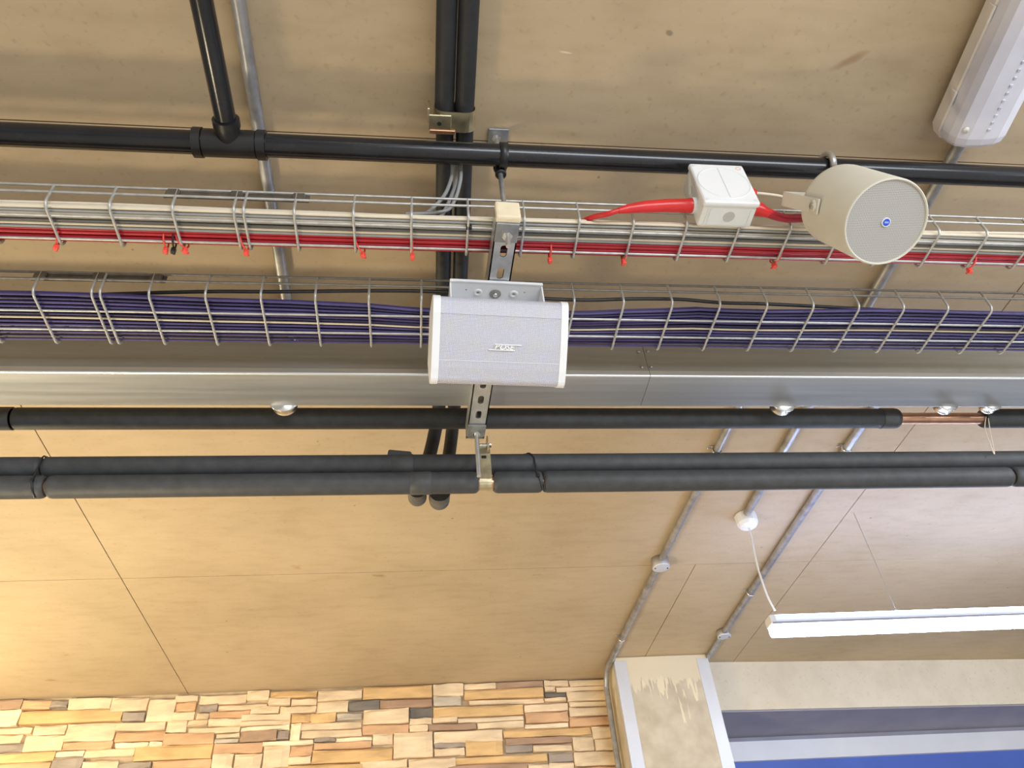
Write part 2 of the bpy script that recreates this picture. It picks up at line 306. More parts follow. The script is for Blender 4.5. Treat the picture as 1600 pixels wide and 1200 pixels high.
# stone wall -------------------------------------------------------
WY = lambda x: 3.665 + 0.018 * x
wall = thing('wall_back', 'wall of cream, ochre and grey split stone under the ceiling', None, (-0.85, WY(-0.85), -E0), kind='structure')
mb = MB(); vs = []
for x in (-3.4, 0.95):
    y = WY(x) + 0.012; vs += [(x, y, -E0), (x, y + 0.2, -E0), (x, y + 0.2, CE + 0.0), (x, y, CE + 0.0)]
mb.add(vs, [(0, 1, 2, 3), (7, 6, 5, 4), (0, 4, 5, 1), (1, 5, 6, 2), (2, 6, 7, 3), (3, 7, 4, 0)]); mb.build('backing', 'mortar', wall)
STONES = [t.split(',') for t in "-1.83,-1.705,1.337,1.38,b;-1.701,-1.587,1.334,1.372,t;-1.586,-1.518,1.339,1.371,g;-1.513,-1.337,1.327,1.373,c;-1.809,-1.696,1.266,1.336,C;-1.692,-1.278,1.272,1.325,o;-1.791,-1.632,1.232,1.262,c;-1.625,-1.495,1.225,1.265,c;-1.488,-1.29,1.191,1.265,c;-1.483,-1.286,1.156,1.19,t;-1.78,-1.66,1.196,1.231,c;-1.768,-1.639,1.162,1.195,g;-1.644,-1.492,1.161,1.223,c;-1.754,-1.506,1.116,1.158,o;-1.741,-1.514,1.082,1.115,t;-1.505,-1.391,1.132,1.154,C;-1.509,-1.386,1.073,1.13,g;-1.384,-1.245,1.067,1.107,c;-1.335,-1.182,1.312,1.372,c;-1.272,-1.18,1.268,1.304,g;-1.389,-1.191,1.123,1.158,c;-1.242,-1.11,1.07,1.099,g;-1.173,-1.06,1.263,1.356,c;-1.066,-0.972,1.343,1.371,c;-1.059,-0.972,1.3,1.342,t;-1.066,-0.971,1.263,1.298,c;-1.288,-1.085,1.226,1.263,c;-1.281,-1.078,1.181,1.223,t;-1.272,-1.138,1.157,1.177,C;-1.135,-1.082,1.156,1.175,C;-1.077,-0.995,1.213,1.262,c;-0.988,-0.766,1.203,1.23,c;-0.996,-0.908,1.236,1.264,c;-0.96,-0.758,1.328,1.367,c;-0.956,-0.877,1.295,1.327,g;-0.874,-0.662,1.297,1.324,c;-0.961,-0.91,1.265,1.292,c;-0.907,-0.734,1.263,1.297,t;-0.904,-0.764,1.231,1.262,c;-1.083,-0.869,1.16,1.207,t;-0.865,-0.762,1.18,1.198,c;-0.864,-0.766,1.158,1.179,G;-1.186,-0.87,1.101,1.16,o;-1.106,-0.865,1.061,1.098,t;-0.861,-0.658,1.113,1.153,t;-0.861,-0.775,1.053,1.114,c;-0.769,-0.656,1.048,1.109,c;-0.756,-0.658,1.338,1.38,c;-0.654,-0.445,1.345,1.375,o;-0.657,-0.562,1.311,1.344,c;-0.558,-0.444,1.307,1.341,c;-0.733,-0.607,1.278,1.312,c;-0.603,-0.443,1.274,1.306,c;-0.767,-0.555,1.248,1.276,c;-0.766,-0.553,1.224,1.247,c;-0.763,-0.553,1.205,1.222,C;-0.761,-0.604,1.161,1.205,b;-0.603,-0.553,1.164,1.204,g;-0.441,-0.24,1.324,1.373,c;-0.442,-0.301,1.271,1.323,c;-0.299,-0.158,1.276,1.318,d;-0.548,-0.466,1.231,1.27,o;-0.464,-0.353,1.231,1.269,o;-0.349,-0.239,1.235,1.268,G;-0.547,-0.502,1.155,1.229,C;-0.503,-0.237,1.198,1.231,c;-0.499,-0.235,1.164,1.196,c;-0.44,-0.349,1.146,1.163,g;-0.346,-0.188,1.142,1.159,C;-0.441,-0.189,1.113,1.141,t;-0.442,-0.094,1.054,1.109,o;-0.658,-0.444,1.138,1.155,C;-0.651,-0.541,1.05,1.139,c;-0.54,-0.444,1.089,1.134,t;-0.543,-0.446,1.057,1.088,c;-0.54,-0.224,1.013,1.049,o;-0.238,0.081,1.321,1.38,o;-0.158,0.081,1.276,1.317,b;0.087,0.228,1.323,1.38,c;0.086,0.215,1.281,1.322,G;-0.231,-0.026,1.209,1.276,c;-0.232,-0.025,1.167,1.207,t;-0.022,0.08,1.232,1.275,d;-0.022,0.08,1.202,1.23,c;-0.022,0.061,1.171,1.2,c;0.086,0.505,1.227,1.274,o;0.083,0.195,1.205,1.231,c;0.199,0.502,1.2,1.222,C;0.065,0.28,1.169,1.2,b;-0.184,-0.096,1.123,1.169,c;-0.092,0.082,1.06,1.169,c;0.088,0.399,1.115,1.164,c;0.089,0.23,1.096,1.117,g;0.089,0.225,1.063,1.094,c;-0.235,-0.031,1.02,1.058,c;-0.024,0.182,1.01,1.055,c;0.232,0.383,1.351,1.38,c;0.228,0.398,1.057,1.123,o;0.146,0.595,1.019,1.052,o;0.145,0.502,0.989,1.019,b;0.385,0.612,1.349,1.38,b;0.23,0.607,1.303,1.346,o;0.253,0.608,1.279,1.3,c;0.617,0.734,1.351,1.38,c;0.741,0.95,1.347,1.38,c;0.614,0.667,1.327,1.348,c;0.672,0.945,1.325,1.345,c;0.613,0.717,1.301,1.324,d;0.611,0.714,1.279,1.298,c;0.72,0.939,1.277,1.322,c;0.726,0.933,1.252,1.274,c;0.721,0.932,1.207,1.249,c;0.51,0.719,1.234,1.271,c;0.511,0.713,1.185,1.232,t;0.506,0.711,1.163,1.183,C;0.718,0.925,1.164,1.205,t;0.287,0.502,1.17,1.197,c;0.404,0.813,1.126,1.161,o;0.819,0.936,1.106,1.159,c;0.823,0.941,1.053,1.103,c;0.412,0.72,1.094,1.125,b;0.409,0.533,1.063,1.096,g;0.535,0.715,1.058,1.089,c;0.722,0.819,1.056,1.115,c;0.602,0.715,1.013,1.052,g;0.718,0.94,0.989,1.049,c;0.504,0.598,0.979,1.009,c;0.6,0.714,0.973,1.01,c;0.716,0.941,0.952,0.986,t".split(';')]
STONES = [(float(a), float(b), float(c), float(d), k) for a, b, c, d, k in STONES]
have = list(STONES)
for X0, X1, ztop, zbot in ((-2.7, -1.83, CE - 0.004, 0.95), (-2.7, 0.9, 1.13, 0.72)):
    z = ztop
    while z > zbot:
        h = rnd.uniform(0.042, 0.068); x = X0 + rnd.uniform(0, 0.1)
        while x < X1:
            L = rnd.uniform(0.14, 0.38); x2 = min(x + L, X1); n = z - h
            if x2 - x > 0.05 and not any(a < x2 - 0.012 and b > x + 0.012 and c < z - 0.012 and d > n + 0.012 for a, b, c, d, k in have) and len(have) < 296:
                have.append((x, x2, n, z, rnd.choice('cccCootbgG')))
            x = x2
        z -= h
for (x0, x1, z0, z1, k) in have:
    x0 += 0.0006; x1 -= 0.0006; z0 += 0.0006; z1 -= 0.0006
    if x1 > 0.935: x1 = 0.935
    nx = 5 if x1 - x0 > 0.12 else 4; nz = 4; dep = rnd.uniform(0.018, 0.030); tx = rnd.uniform(-0.006, 0.006); tz = rnd.uniform(-0.006, 0.004)
    vs = []
    for i in range(nx):
        for j in range(nz):
            u = i / (nx - 1); v = j / (nz - 1); edge = i in (0, nx - 1) or j in (0, nz - 1)
            x = x0 + (x1 - x0) * (u if i in (0, nx - 1) else (0.5 + (u - 0.5) * 1.28)); zz = z0 + (z1 - z0) * (v if j in (0, nz - 1) else (0.5 + (v - 0.5) * 1.9))
            if not edge: x += rnd.uniform(-0.004, 0.004); zz += rnd.uniform(-0.003, 0.003)
            else: x += rnd.uniform(-0.0018, 0.0018); zz += rnd.uniform(-0.0018, 0.0018)
            d = dep + tx * (u - 0.5) * 2 + tz * (v - 0.5) * 2 + rnd.uniform(-0.0025, 0.0025) - (0.005 if edge else 0)
            vs.append((x, WY(x) + 0.012 - d, min(zz, CE - 0.001)))
    fs = [(i * nz + j, (i + 1) * nz + j, (i + 1) * nz + j + 1, i * nz + j + 1) for i in range(nx - 1) for j in range(nz - 1)]
    ring = [i * nz for i in range(nx)] + [(nx - 1) * nz + j for j in range(1, nz)] + [i * nz + nz - 1 for i in range(nx - 2, -1, -1)] + [j for j in range(nz - 2, 0, -1)]
    o = len(vs); vs += [(vs[i][0], WY(vs[i][0]) + 0.014, vs[i][2]) for i in ring]
    fs += [(ring[i], ring[(i + 1) % len(ring)], o + (i + 1) % len(ring), o + i) for i in range(len(ring))]
    MB().add(vs, fs).build('stone', 'stone_' + k, wall)

# column, trims, beam, reveal, window ------------------------------
def colmat():
    m = bpy.data.materials.new('stained_column'); N, L = nt(m); p = N['Principled BSDF']; p.inputs['Roughness'].default_value = 0.8
    tc = N.new('ShaderNodeTexCoord'); sx = N.new('ShaderNodeSeparateXYZ'); L.new(tc.outputs['Object'], sx.inputs[0])
    mp = N.new('ShaderNodeMapping'); mp.inputs['Scale'].default_value = (1, 1, 0.22); L.new(tc.outputs['Object'], mp.inputs[0])
    n1 = N.new('ShaderNodeTexNoise'); n1.inputs['Scale'].default_value = 26; n1.inputs['Detail'].default_value = 6; L.new(mp.outputs[0], n1.inputs['Vector'])
    n2 = N.new('ShaderNodeTexNoise'); n2.inputs['Scale'].default_value = 12; n2.inputs['Detail'].default_value = 8; L.new(tc.outputs['Object'], n2.inputs['Vector'])
    a = N.new('ShaderNodeMath'); a.operation = 'MULTIPLY_ADD'; L.new(n1.outputs[0], a.inputs[0]); a.inputs[1].default_value = 0.30; L.new(sx.outputs[2], a.inputs[2])
    r = N.new('ShaderNodeMapRange'); L.new(a.outputs[0], r.inputs[0]); r.inputs[1].default_value = EDGE; r.inputs[2].default_value = EDGE + 0.012
    r2 = N.new('ShaderNodeValToRGB'); L.new(n2.outputs[0], r2.inputs[0])
    r2.color_ramp.elements[0].position = 0.35; r2.color_ramp.elements[1].position = 0.62
    r2.color_ramp.elements[0].color = (0.50, 0.42, 0.30, 1); r2.color_ramp.elements[1].color = (0.62, 0.54, 0.40, 1)
    mx = N.new('ShaderNodeMix'); mx.data_type = 'RGBA'; L.new(r.outputs[0], mx.inputs[0]); L.new(r2.outputs[0], mx.inputs[6]); mx.inputs[7].default_value = (0.72, 0.62, 0.44, 1)
    mp2 = N.new('ShaderNodeMapping'); mp2.inputs['Scale'].default_value = (1, 1, 0.10); L.new(tc.outputs['Object'], mp2.inputs[0])
    n3 = N.new('ShaderNodeTexNoise'); n3.inputs['Scale'].default_value = 42; n3.inputs['Detail'].default_value = 3; n3.inputs['Distortion'].default_value = 1.2; L.new(mp2.outputs[0], n3.inputs['Vector'])
    zr = N.new('ShaderNodeMapRange'); L.new(sx.outputs[2], zr.inputs[0]); zr.inputs[1].default_value = EDGE - 0.42; zr.inputs[2].default_value = EDGE - 0.13; zr.inputs[3].default_value = -0.16; zr.inputs[4].default_value = 0.10
    ad2 = N.new('ShaderNodeMath'); L.new(n3.outputs[0], ad2.inputs[0]); L.new(zr.outputs[0], ad2.inputs[1])
    dr = N.new('ShaderNodeMapRange'); L.new(ad2.outputs[0], dr.inputs[0]); dr.inputs[1].default_value = 0.61; dr.inputs[2].default_value = 0.65
    m2 = N.new('ShaderNodeMix'); m2.data_type = 'RGBA'; L.new(dr.outputs[0], m2.inputs[0]); L.new(r2.outputs[0], m2.inputs[6]); m2.inputs[7].default_value = (0.78, 0.68, 0.48, 1)
    L.new(m2.outputs[2], mx.inputs[6])
    L.new(mx.outputs[2], p.inputs['Base Color'])
    b = N.new('ShaderNodeBump'); b.inputs['Strength'].default_value = 0.35; b.inputs['Distance'].default_value = 0.006; L.new(a.outputs[0], b.inputs['Height']); L.new(b.outputs[0], p.inputs['Normal'])
    return m
# the column's own origin is at half its height
EDGE = 1.262 + 0.15 - (CE - E0) / 2
M['column'] = colmat()
co = MB().bbox((0.915, 3.43, -E0), (1.358, 3.75, CE - 0.001), 0.004, 1).build('column', 'column', None, 'structure'); co['label'] = 'square concrete column with lime stains and drips'
def corner(x, sgn, name, label):
    mb = MB(); y = 3.43; z0, z1 = -E0, 1.362
    a, b = (x - 0.003, x + 0.053) if sgn > 0 else (x - 0.053, x + 0.003)
    mb.box((a, y - 0.003, z0), (b, y, z1))
    xs = (x - 0.003, x) if sgn > 0 else (x, x + 0.003)
    mb.box((xs[0], y, z0), (xs[1], y + (0.035 if sgn > 0 else 0.05), z1))
    o = mb.build(name, 'trim', None, 'structure'); o['label'] = label
corner(0.915, 1, 'trim_1', 'galvanised corner strip on the edge of the column next to the stones')
corner(1.358, -1, 'trim_2', 'galvanised corner strip on the edge of the column next to the window')
BY = lambda x: 3.535 + 0.075 * (x - 1.4)
mb = MB(); vs = []
for x, in ((1.352,), (4.0,)):
    y = BY(x); zb = 1.158
    vs += [(x, y, zb), (x, y, CE - 0.001), (x, y + 0.8, CE - 0.001), (x, y + 0.8, zb + 0.0)]
mb.add(vs, [(3, 2, 1, 0), (4, 5, 6, 7), (0, 1, 5, 4), (1, 2, 6, 5), (2, 3, 7, 6), (3, 0, 4, 7)])
bo = mb.build('beam', 'beam', None, 'structure'); bo['label'] = 'pale concrete beam over the window'
mb = MB(); vs = []
for x in (1.36, 4.0):
    y = BY(x) + 0.004; vs += [(x, y, 1.150), (x, y, 1.157), (x, y + 0.6, 1.157), (x, y + 0.6, 1.150)]
mb.add(vs, [(3, 2, 1, 0), (4, 5, 6, 7), (0, 1, 5, 4), (1, 2, 6, 5), (2, 3, 7, 6), (3, 0, 4, 7)])
so = mb.build('trim_3', 'soffit', None, 'structure'); so['label'] = 'grey soffit under the beam'
win = thing('window_1', 'pale metal window head with a blue panel below', None, (2.6, 3.98, 1.0), kind='structure')
WN = lambda x: 3.925 + 0.045 * (x - 1.5)
def slopebox(x0, x1, dy0, dy1, z0, z1):
    vs = []
    for x in (x0, x1): vs += [(x, WN(x) + dy0, z0), (x, WN(x) + dy0, z1), (x, WN(x) + dy1, z1), (x, WN(x) + dy1, z0)]
    return MB().add(vs, [(3, 2, 1, 0), (4, 5, 6, 7), (0, 1, 5, 4), (1, 2, 6, 5), (2, 3, 7, 6), (3, 0, 4, 7)])
slopebox(1.36, 4.0, 0.0, 0.06, 1.128, 1.150).build('head_channel', 'soffit', win)
slopebox(1.36, 4.0, -0.012, 0.05, 1.038, 1.1285).build('head_frame', 'frame', win)
slopebox(1.36, 4.0, 0.01, 0.03, 0.2, 1.038).build('panel', 'blue', win)

# ================================================================== strut, rods
XA = -0.034   # the strut is turned slightly: x falls by this much per metre of y
ang = math.atan(0.0345)
S = thing('slotted_strut', 'slotted galvanised strut channel that carries the trays and the white speaker', 'strut', (0.1535, 0.772, 1.07), mtx=Matrix.Rotation(ang, 3, 'Z'))
mb = MB(); hw = 0.0205; LN = 0.605
holed([(-hw, 0.004), (hw, 0.004), (hw, LN), (-hw, LN)], [slot(0.0, 0.0705 + 0.05 * k, 0.0125, 0.026) for k in range(10)], 0, 0.0025, mb)
for sx in (-1, 1):
    mb.box((sx * hw - (0.0025 if sx > 0 else 0), 0.004, 0), (sx * hw + (0 if sx > 0 else 0.0025), LN, 0.040))
    a, b = (sx * hw, sx * (hw - 0.009)); mb.box((min(a, b), 0.004, 0.0375), (max(a, b), LN, 0.040))
mb.build('channel', 'galv', S)
MB().bbox((-0.0215, -0.004, -0.002), (0.0215, 0.010, 0.043), 0.004, 2).build('end_cap', 'cream_cap', S)['label'] = 'cream plastic end cap'
for y0 in (0.008, 0.552):
    pl = MB().bbox((-0.020, y0, -0.0055), (0.020, y0 + 0.040, -0.0003), 0.001, 1).build('square_washer', 'washer', S)
    MB().hexa((0.0, y0 + 0.020, -0.0055), 0.0095, 0.009).build('nut', 'zinc', pl)
R1 = thing('threaded_rod', 'threaded rod from the ceiling plate past the black clip into the strut', 'rod', (0.1545, 0.80, CE))
mb = MB().cyl((0.1545, 0.80, CE - 0.006), (0.1528, 0.80, 1.030), 0.0048, 10)
sub(R1, mb, 'rod', 'galv')
sub(R1, MB().bbox((0.139, 0.785, CE - 0.006), (0.179, 0.835, CE - 0.0005), 0.001, 1), 'ceiling_plate', 'washer')
sub(R1, MB().hexa((0.1545, 0.80, CE - 0.006), 0.009, 0.010), 'nut', 'zinc')
R2 = thing('threaded_rod', 'threaded rod hanging through the far end of the strut beside the pipe clamp', 'rod', (0.135, 1.352, CE))
sub(R2, MB().cyl((0.1335, 1.346, CE - 0.001), (0.1335, 1.346, 0.945), 0.0048, 10), 'rod', 'galv')

# ================================================================== wire basket trays
def tray(name, label, yn, yf, z, h, floorwires, x0, x1, phase, pitch, dbl, m1, m2, splice):
    T = thing(name, label, 'cable tray', ((x0 + x1) / 2, (yn + yf) / 2, z))
    r = 0.0024
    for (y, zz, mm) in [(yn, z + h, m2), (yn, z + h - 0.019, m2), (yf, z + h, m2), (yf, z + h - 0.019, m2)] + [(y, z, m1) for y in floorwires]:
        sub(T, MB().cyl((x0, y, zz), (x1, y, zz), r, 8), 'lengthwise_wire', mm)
    R = 0.012; pts = [(yn, z + h)]
    for k in range(5): a = PI + (PI / 2) * k / 4; pts.append((yn + R + R * math.cos(a), z + R + R * math.sin(a) - r * 1.2))
    for k in range(5): a = 1.5 * PI + (PI / 2) * k / 4; pts.append((yf - R + R * math.cos(a), z + R + R * math.sin(a) - r * 1.2))
    pts.append((yf, z + h))
    proto = None; k = 0; xs = []
    x = phase
    while x > x0: x -= pitch
    while x < x1: xs.append(x); x += pitch
    for x in sorted(xs + dbl):
        if x < x0 + 0.01: continue
        if proto is None:
            mb = MB().tube([(0, y, zz) for y, zz in pts], r, 7)
            proto = sub(T, mb, 'cross_wire', m1)
            for v in proto.data.vertices: v.co.x += T['_loc'][0]
            o = proto
        else: o = proto.copy(); COL.objects.link(o)
        o.parent = T; o.location.x = x - T['_loc'][0]
    for (a, b, y) in splice:
        p = sub(T, MB().bbox((a, y - 0.0012, z + h - 0.0195), (b, y + 0.0012, z + h - 0.0005), 0.0008, 1), 'splice_plate', 'splice')
        for c in (a + 0.016, b - 0.016, (a + b) / 2):
            MB().bbox((c - 0.013, y - 0.006, z + h - 0.021), (c + 0.009, y + 0.001, z + h + 0.002), 0.002, 1).build('clip', 'splice', p)
    return T
T1 = tray('wire_basket_tray', 'narrower zinc wire basket tray carrying cream, grey and red cables', 0.80, 0.888, 1.11, 0.050, (0.824, 0.872), -1.45, 2.0, -0.602, 0.0987, [-0.290], 'wire', 'wire', [(-0.425, -0.185, 0.804)])
T2 = tray('wire_basket_tray', 'wider zinc wire basket tray filled with purple cables', 0.991, 1.128, 1.11, 0.052, (1.039, 1.087), -1.45, 2.0, -0.686, 0.0993, [-0.572], 'wire', 'wire_backlit', [(-0.70, -0.465, 0.995)])

# cables in the trays ----------------------------------------------
def cable(name, mname, y, z, r, label, group, wob=0.004, x0=-1.42, x1=1.97, seed=0, lift=None, sh=0.0):
    q = random.Random(seed); ph = [q.uniform(0, 6.28) for _ in range(6)]; pts = []
    n = 46
    for i in range(n + 1):
        x = x0 + (x1 - x0) * i / n
        yy = y + wob * (math.sin(3.1 * x + ph[0]) + 0.6 * math.sin(7.7 * x + ph[1]) + 0.3 * math.sin(15 * x + ph[2])) + (sh or 0) * (math.sin(2.3 * x + 1 + 2 * z * 1000) + 0.7 * math.sin(6.1 * x + z * 3000))
        zz = z + 0.45 * wob * abs(math.sin(4.3 * x + ph[3]) + 0.5 * math.sin(9.1 * x + ph[4]))
        if lift: zz += lift(x)
        pts.append((x, yy, zz))
    return tag(MB().tube(pts, r, 7).build(name, mname), label, 'cable', group)
sd = 100
GP = 'purple data cables in the wider wire tray'
EDG = [(-1.5, 1.006), (-0.7, 1.006), (-0.3, 1.014), (-0.06, 1.021), (0.01, 1.032), (0.30, 1.034), (0.44, 1.025), (0.57, 1.015), (0.68, 1.018), (1.0, 1.009), (1.3, 1.011), (2.1, 1.008)]
def near_edge(x):
    for (a, p), (b, q) in zip(EDG, EDG[1:]):
        if a <= x <= b: t = (x - a) / (b - a); t = t * t * (3 - 2 * t); return p + (q - p) * t
    return 1.01
for lay, (cnt, z) in enumerate(((13, 1.1166), (12, 1.1231), (11, 1.1296), (8, 1.1361))):
    for i in range(cnt):
        sd += 1; f = i / (cnt - 1); q = random.Random(sd); rr = q.uniform(0.0026, 0.0031); a_, b_ = q.uniform(0, 6.28), q.uniform(0, 6.28); dz = q.uniform(0, 0.0005); wv = 0.0003 + 0.0001 * lay; pts = []
        for k in range(47):
            x = -1.42 + 3.39 * k / 46; e0 = near_edge(x) + 0.0045 * lay
            y = e0 + f * (1.1195 - 0.003 * lay - e0) + wv * (math.sin(5 * x + a_) + math.sin(11 * x + b_))
            pts.append((x, y, z + dz + 0.0004 * abs(math.sin(4 * x + b_))))
        if lay == 0 and i == 6: tag(MB().tube(pts, 0.0024, 7).build('data_cable', 'cream'), 'cream cable in the middle of the purple cables of the wider tray', 'cable')
        elif lay == 1 and i == 11: tag(MB().tube(pts, 0.0024, 7).build('data_cable', 'cream'), 'cream cable along the far edge of the purple cables beside the trunking', 'cable')
        else: tag(MB().tube(pts, rr, 7).build('data_cable', 'purple' if q.random() < 0.55 else 'purple2'), 'purple data cable lying in the wider wire tray', 'cable', GP)
bc = smoothpath([(-1.4, 1.05, 1.1455), (-0.8, 1.04, 1.1455), (-0.42, 1.014, 1.141), (-0.27, 1.008, 1.139), (-0.06, 1.0, 1.139), (0.05, 1.003, 1.142), (0.19, 1.01, 1.140), (0.325, 1.01, 1.134), (0.43, 1.01, 1.1405), (0.53, 1.01, 1.142), (0.62, 1.01, 1.134), (0.72, 1.012, 1.135), (0.95, 1.03, 1.1455), (1.4, 1.05, 1.1455), (1.95, 1.05, 1.1455)], 6)
tag(MB().tube(bc, 0.0036, 7).build('power_cable', 'black'), 'black cable arching over the purple cables in the wider tray', 'cable')
GC = 'cream cables in the narrower wire tray'; GG = 'grey cables in the narrower wire tray'; GR = 'red cables in the narrower wire tray'
for i, (y, z, k, wb) in enumerate(((0.8110, 1.1166, 'c', .0006), (0.8175, 1.1166, 'g', .0005), (0.8245, 1.1166, 'c', .0006), (0.8315, 1.1168, 'g', .0005), (0.8385, 1.1166, 'd', .0005), (0.8450, 1.1166, 'c', .0005), (0.8515, 1.1166, 'g', .0004),
                                  (0.8135, 1.1231, 'c', .0008), (0.8205, 1.1231, 'd', .0006), (0.8275, 1.1231, 'c', .0008), (0.8345, 1.1231, 'g', .0006), (0.8415, 1.1231, 'g', .0006), (0.8485, 1.1231, 'd', .0005), (0.8545, 1.1231, 'c', .0004),
                                  (0.8165, 1.1300, 'c', .0028), (0.8300, 1.1300, 'g', .0030), (0.8440, 1.1300, 'c', .0030))):
    mm = {'c': 'cream', 'g': 'grey_cable', 'd': 'grey_dark'}[k]
    cable('tray_cable', mm, y, z, 0.0029 if k == 'c' else 0.0032, ('cream' if k == 'c' else 'grey') + ' sheathed cable lying in the narrower wire tray', GC if k == 'c' else GG, wb, seed=300 + i, sh=0.0006)
for i, (y, z, r, mm) in enumerate(((0.8630, 1.1170, 0.0041, 'red'), (0.8715, 1.1170, 0.0041, 'red'), (0.8795, 1.1185, 0.0040, 'red'), (0.867, 1.1252, 0.0040, 'red'), (0.8755, 1.1258, 0.0040, 'red'), (0.8560, 1.1165, 0.0030, 'red'), (0.8590, 1.1245, 0.003, 'red'))):
    cable('fire_cable', mm, y, z, r, 'red sheathed cable running along the narrower wire tray', GR, 0.0004, seed=380 + i)
for i, (P, r) in enumerate((([(0.066, 0.79, 1.312), (0.0655, 0.80, 1.275), (0.063, 0.82, 1.253), (0.045, 0.83, 1.204), (0.004, 0.832, 1.149), (-0.058, 0.832, 1.138), (-0.2, 0.835, 1.133)], 0.0036),
                            ([(0.0735, 0.80, 1.312), (0.0735, 0.81, 1.275), (0.0705, 0.828, 1.245), (0.046, 0.845, 1.176), (0.020, 0.85, 1.150), (0.06, 0.85, 1.141), (0.12, 0.846, 1.137)], 0.0036),
                            ([(0.081, 0.803, 1.312), (0.081, 0.803, 1.272), (0.079, 0.810, 1.232), (0.066, 0.82, 1.18), (0.045, 0.822, 1.152), (-0.02, 0.822, 1.142)], 0.0034))):
    tag(MB().tube(smoothpath(P, 6), r, 7).build('drop_cable', 'grey_cable'), 'grey cable dropping from between the black pipes into the narrower tray', 'cable', 'grey drop cables')
# red cable ties around the red bundle
def tie(x, label, mname, z=1.104, y=0.886, rot=0.0):
    mb = MB(); ring = [(0, 0.0155 * math.cos(a) - 0.011, 0.0135 * math.sin(a) + 0.015) for a in [2 * PI * k / 16 for k in range(17)]]
    mb.tube(ring, 0.0016, 5)
    mb.bbox((-0.0038, -0.004, -0.007), (0.0038, 0.004, 0.004), 0.001, 1); mb.box((-0.0018, 0.003, -0.003), (0.0018, 0.009, 0.0), Matrix.Rotation(0.5, 3, 'X'))
    o = mb.build('cable_tie', mname); o.location += Vector((x, y, z)); o.rotation_euler = (0, 0, rot)
    return tag(o, label, 'cable tie')
for x, lab, rot in ((-0.705, 'red cable tie on the narrower tray, first one in from the picture edge', 0.1), (-0.607, 'red cable tie second in from the picture edge, on a cross wire', 0.3), (-0.432, 'red cable tie immediately before the small black tie', 0.0), (-0.404, 'red cable tie immediately after the small black tie', -0.5),
                    (-0.300, 'red cable tie under the doubled wires where two tray lengths join', -0.3), (-0.100, 'red cable tie below the grey conduit crossing, third before the strut', -0.5), (-0.008, 'last red cable tie before the twin black pipes', 0.0), (0.243, 'red cable tie where the thick red cable leaves the bundle', 0.0),
                    (0.384, 'red cable tie below the tapered red gland of the white box', 0.2), (0.681, 'red cable tie under the round beige speaker', 0.4), (1.085, 'red cable tie beyond the round beige speaker', 0.2)):
    tie(x, lab, 'tie', rot=rot)
tie(-0.418, 'small black cable tie between two red ones', 'black', rot=0.1)
mb = MB(); mb.tube([(0.0905, 0.832 + 0.008 * math.cos(a), 1.113 + 0.009 + 0.013 * math.sin(a)) for a in [2 * PI * k / 14 for k in range(15)]], 0.0016, 5)
mb.bbox((0.0855, 0.818, 1.105), (0.0955, 0.826, 1.114), 0.001, 1); tag(mb.build('cable_tie', 'black'), 'black cable tie on the wire just before the cream strut cap', 'cable tie')

# ================================================================== black drain pipe
DP = thing('drain_pipe', 'black plastic waste pipe with a tee, clipped under the ceiling', 'pipe', (0.15, 0.772, 1.264))
py, pz, pr = 0.772, 1.264, 0.0208
sub(DP, MB().cyl((-1.6, py, pz), (2.2, py, pz), pr, 28), 'pipe', 'black_pipe')
te = MB().cyl((-0.375, py, pz), (-0.285, py, pz), pr + 0.0035, 28).cyl((-0.330, py, pz), (-0.330, py - 0.045, pz), 0.0212, 24)
for x in (-0.392, -0.283): te.cyl((x, py, pz), (x + 0.015, py, pz), pr + 0.0058, 28)
te.cyl((-0.330, py - 0.034, pz), (-0.330, py - 0.048, pz), 0.0232, 24)
sub(DP, te, 'tee_fitting', 'black')
sub(DP, MB().cyl((-0.330, py - 0.03, pz), (-0.341, -0.75, pz), 0.0178, 24), 'branch_pipe', 'black_pipe')
cl = MB().lathe([(-0.0075, pr + 0.0005), (-0.0075, pr + 0.003), (0.0075, pr + 0.003), (0.0075, pr + 0.0005)], (0.158, py, pz), (1, 0, 0), 32)
cl.lathe([(0, 0.013), (0.006, 0.0125), (0.016, 0.009), (0.020, 0.0088), (0.021, 0.0105), (0.025, 0.0105), (0.0255, 0.006)], (0.1545, 0.80, 1.268), (0, 0, -1), 20)
sub(DP, cl, 'pipe_clip', 'black')
# hook over the pipe at the round speaker
hk = [(0.793, py + 0.0285 * math.cos(a), pz + 0.0285 * math.sin(a)) for a in [PI * (1.25 - 1.35 * k / 14) for k in range(15)]]
hk = [(0.788, 0.748, 1.215)] + hk + [(0.799, 0.802, 1.235), (0.799, 0.802, 1.175)]
tag(MB().tube(hk, 0.0064, 10).build('hook', 'galv'), 'grey steel hook over the black drain pipe behind the beige speaker', 'hook')

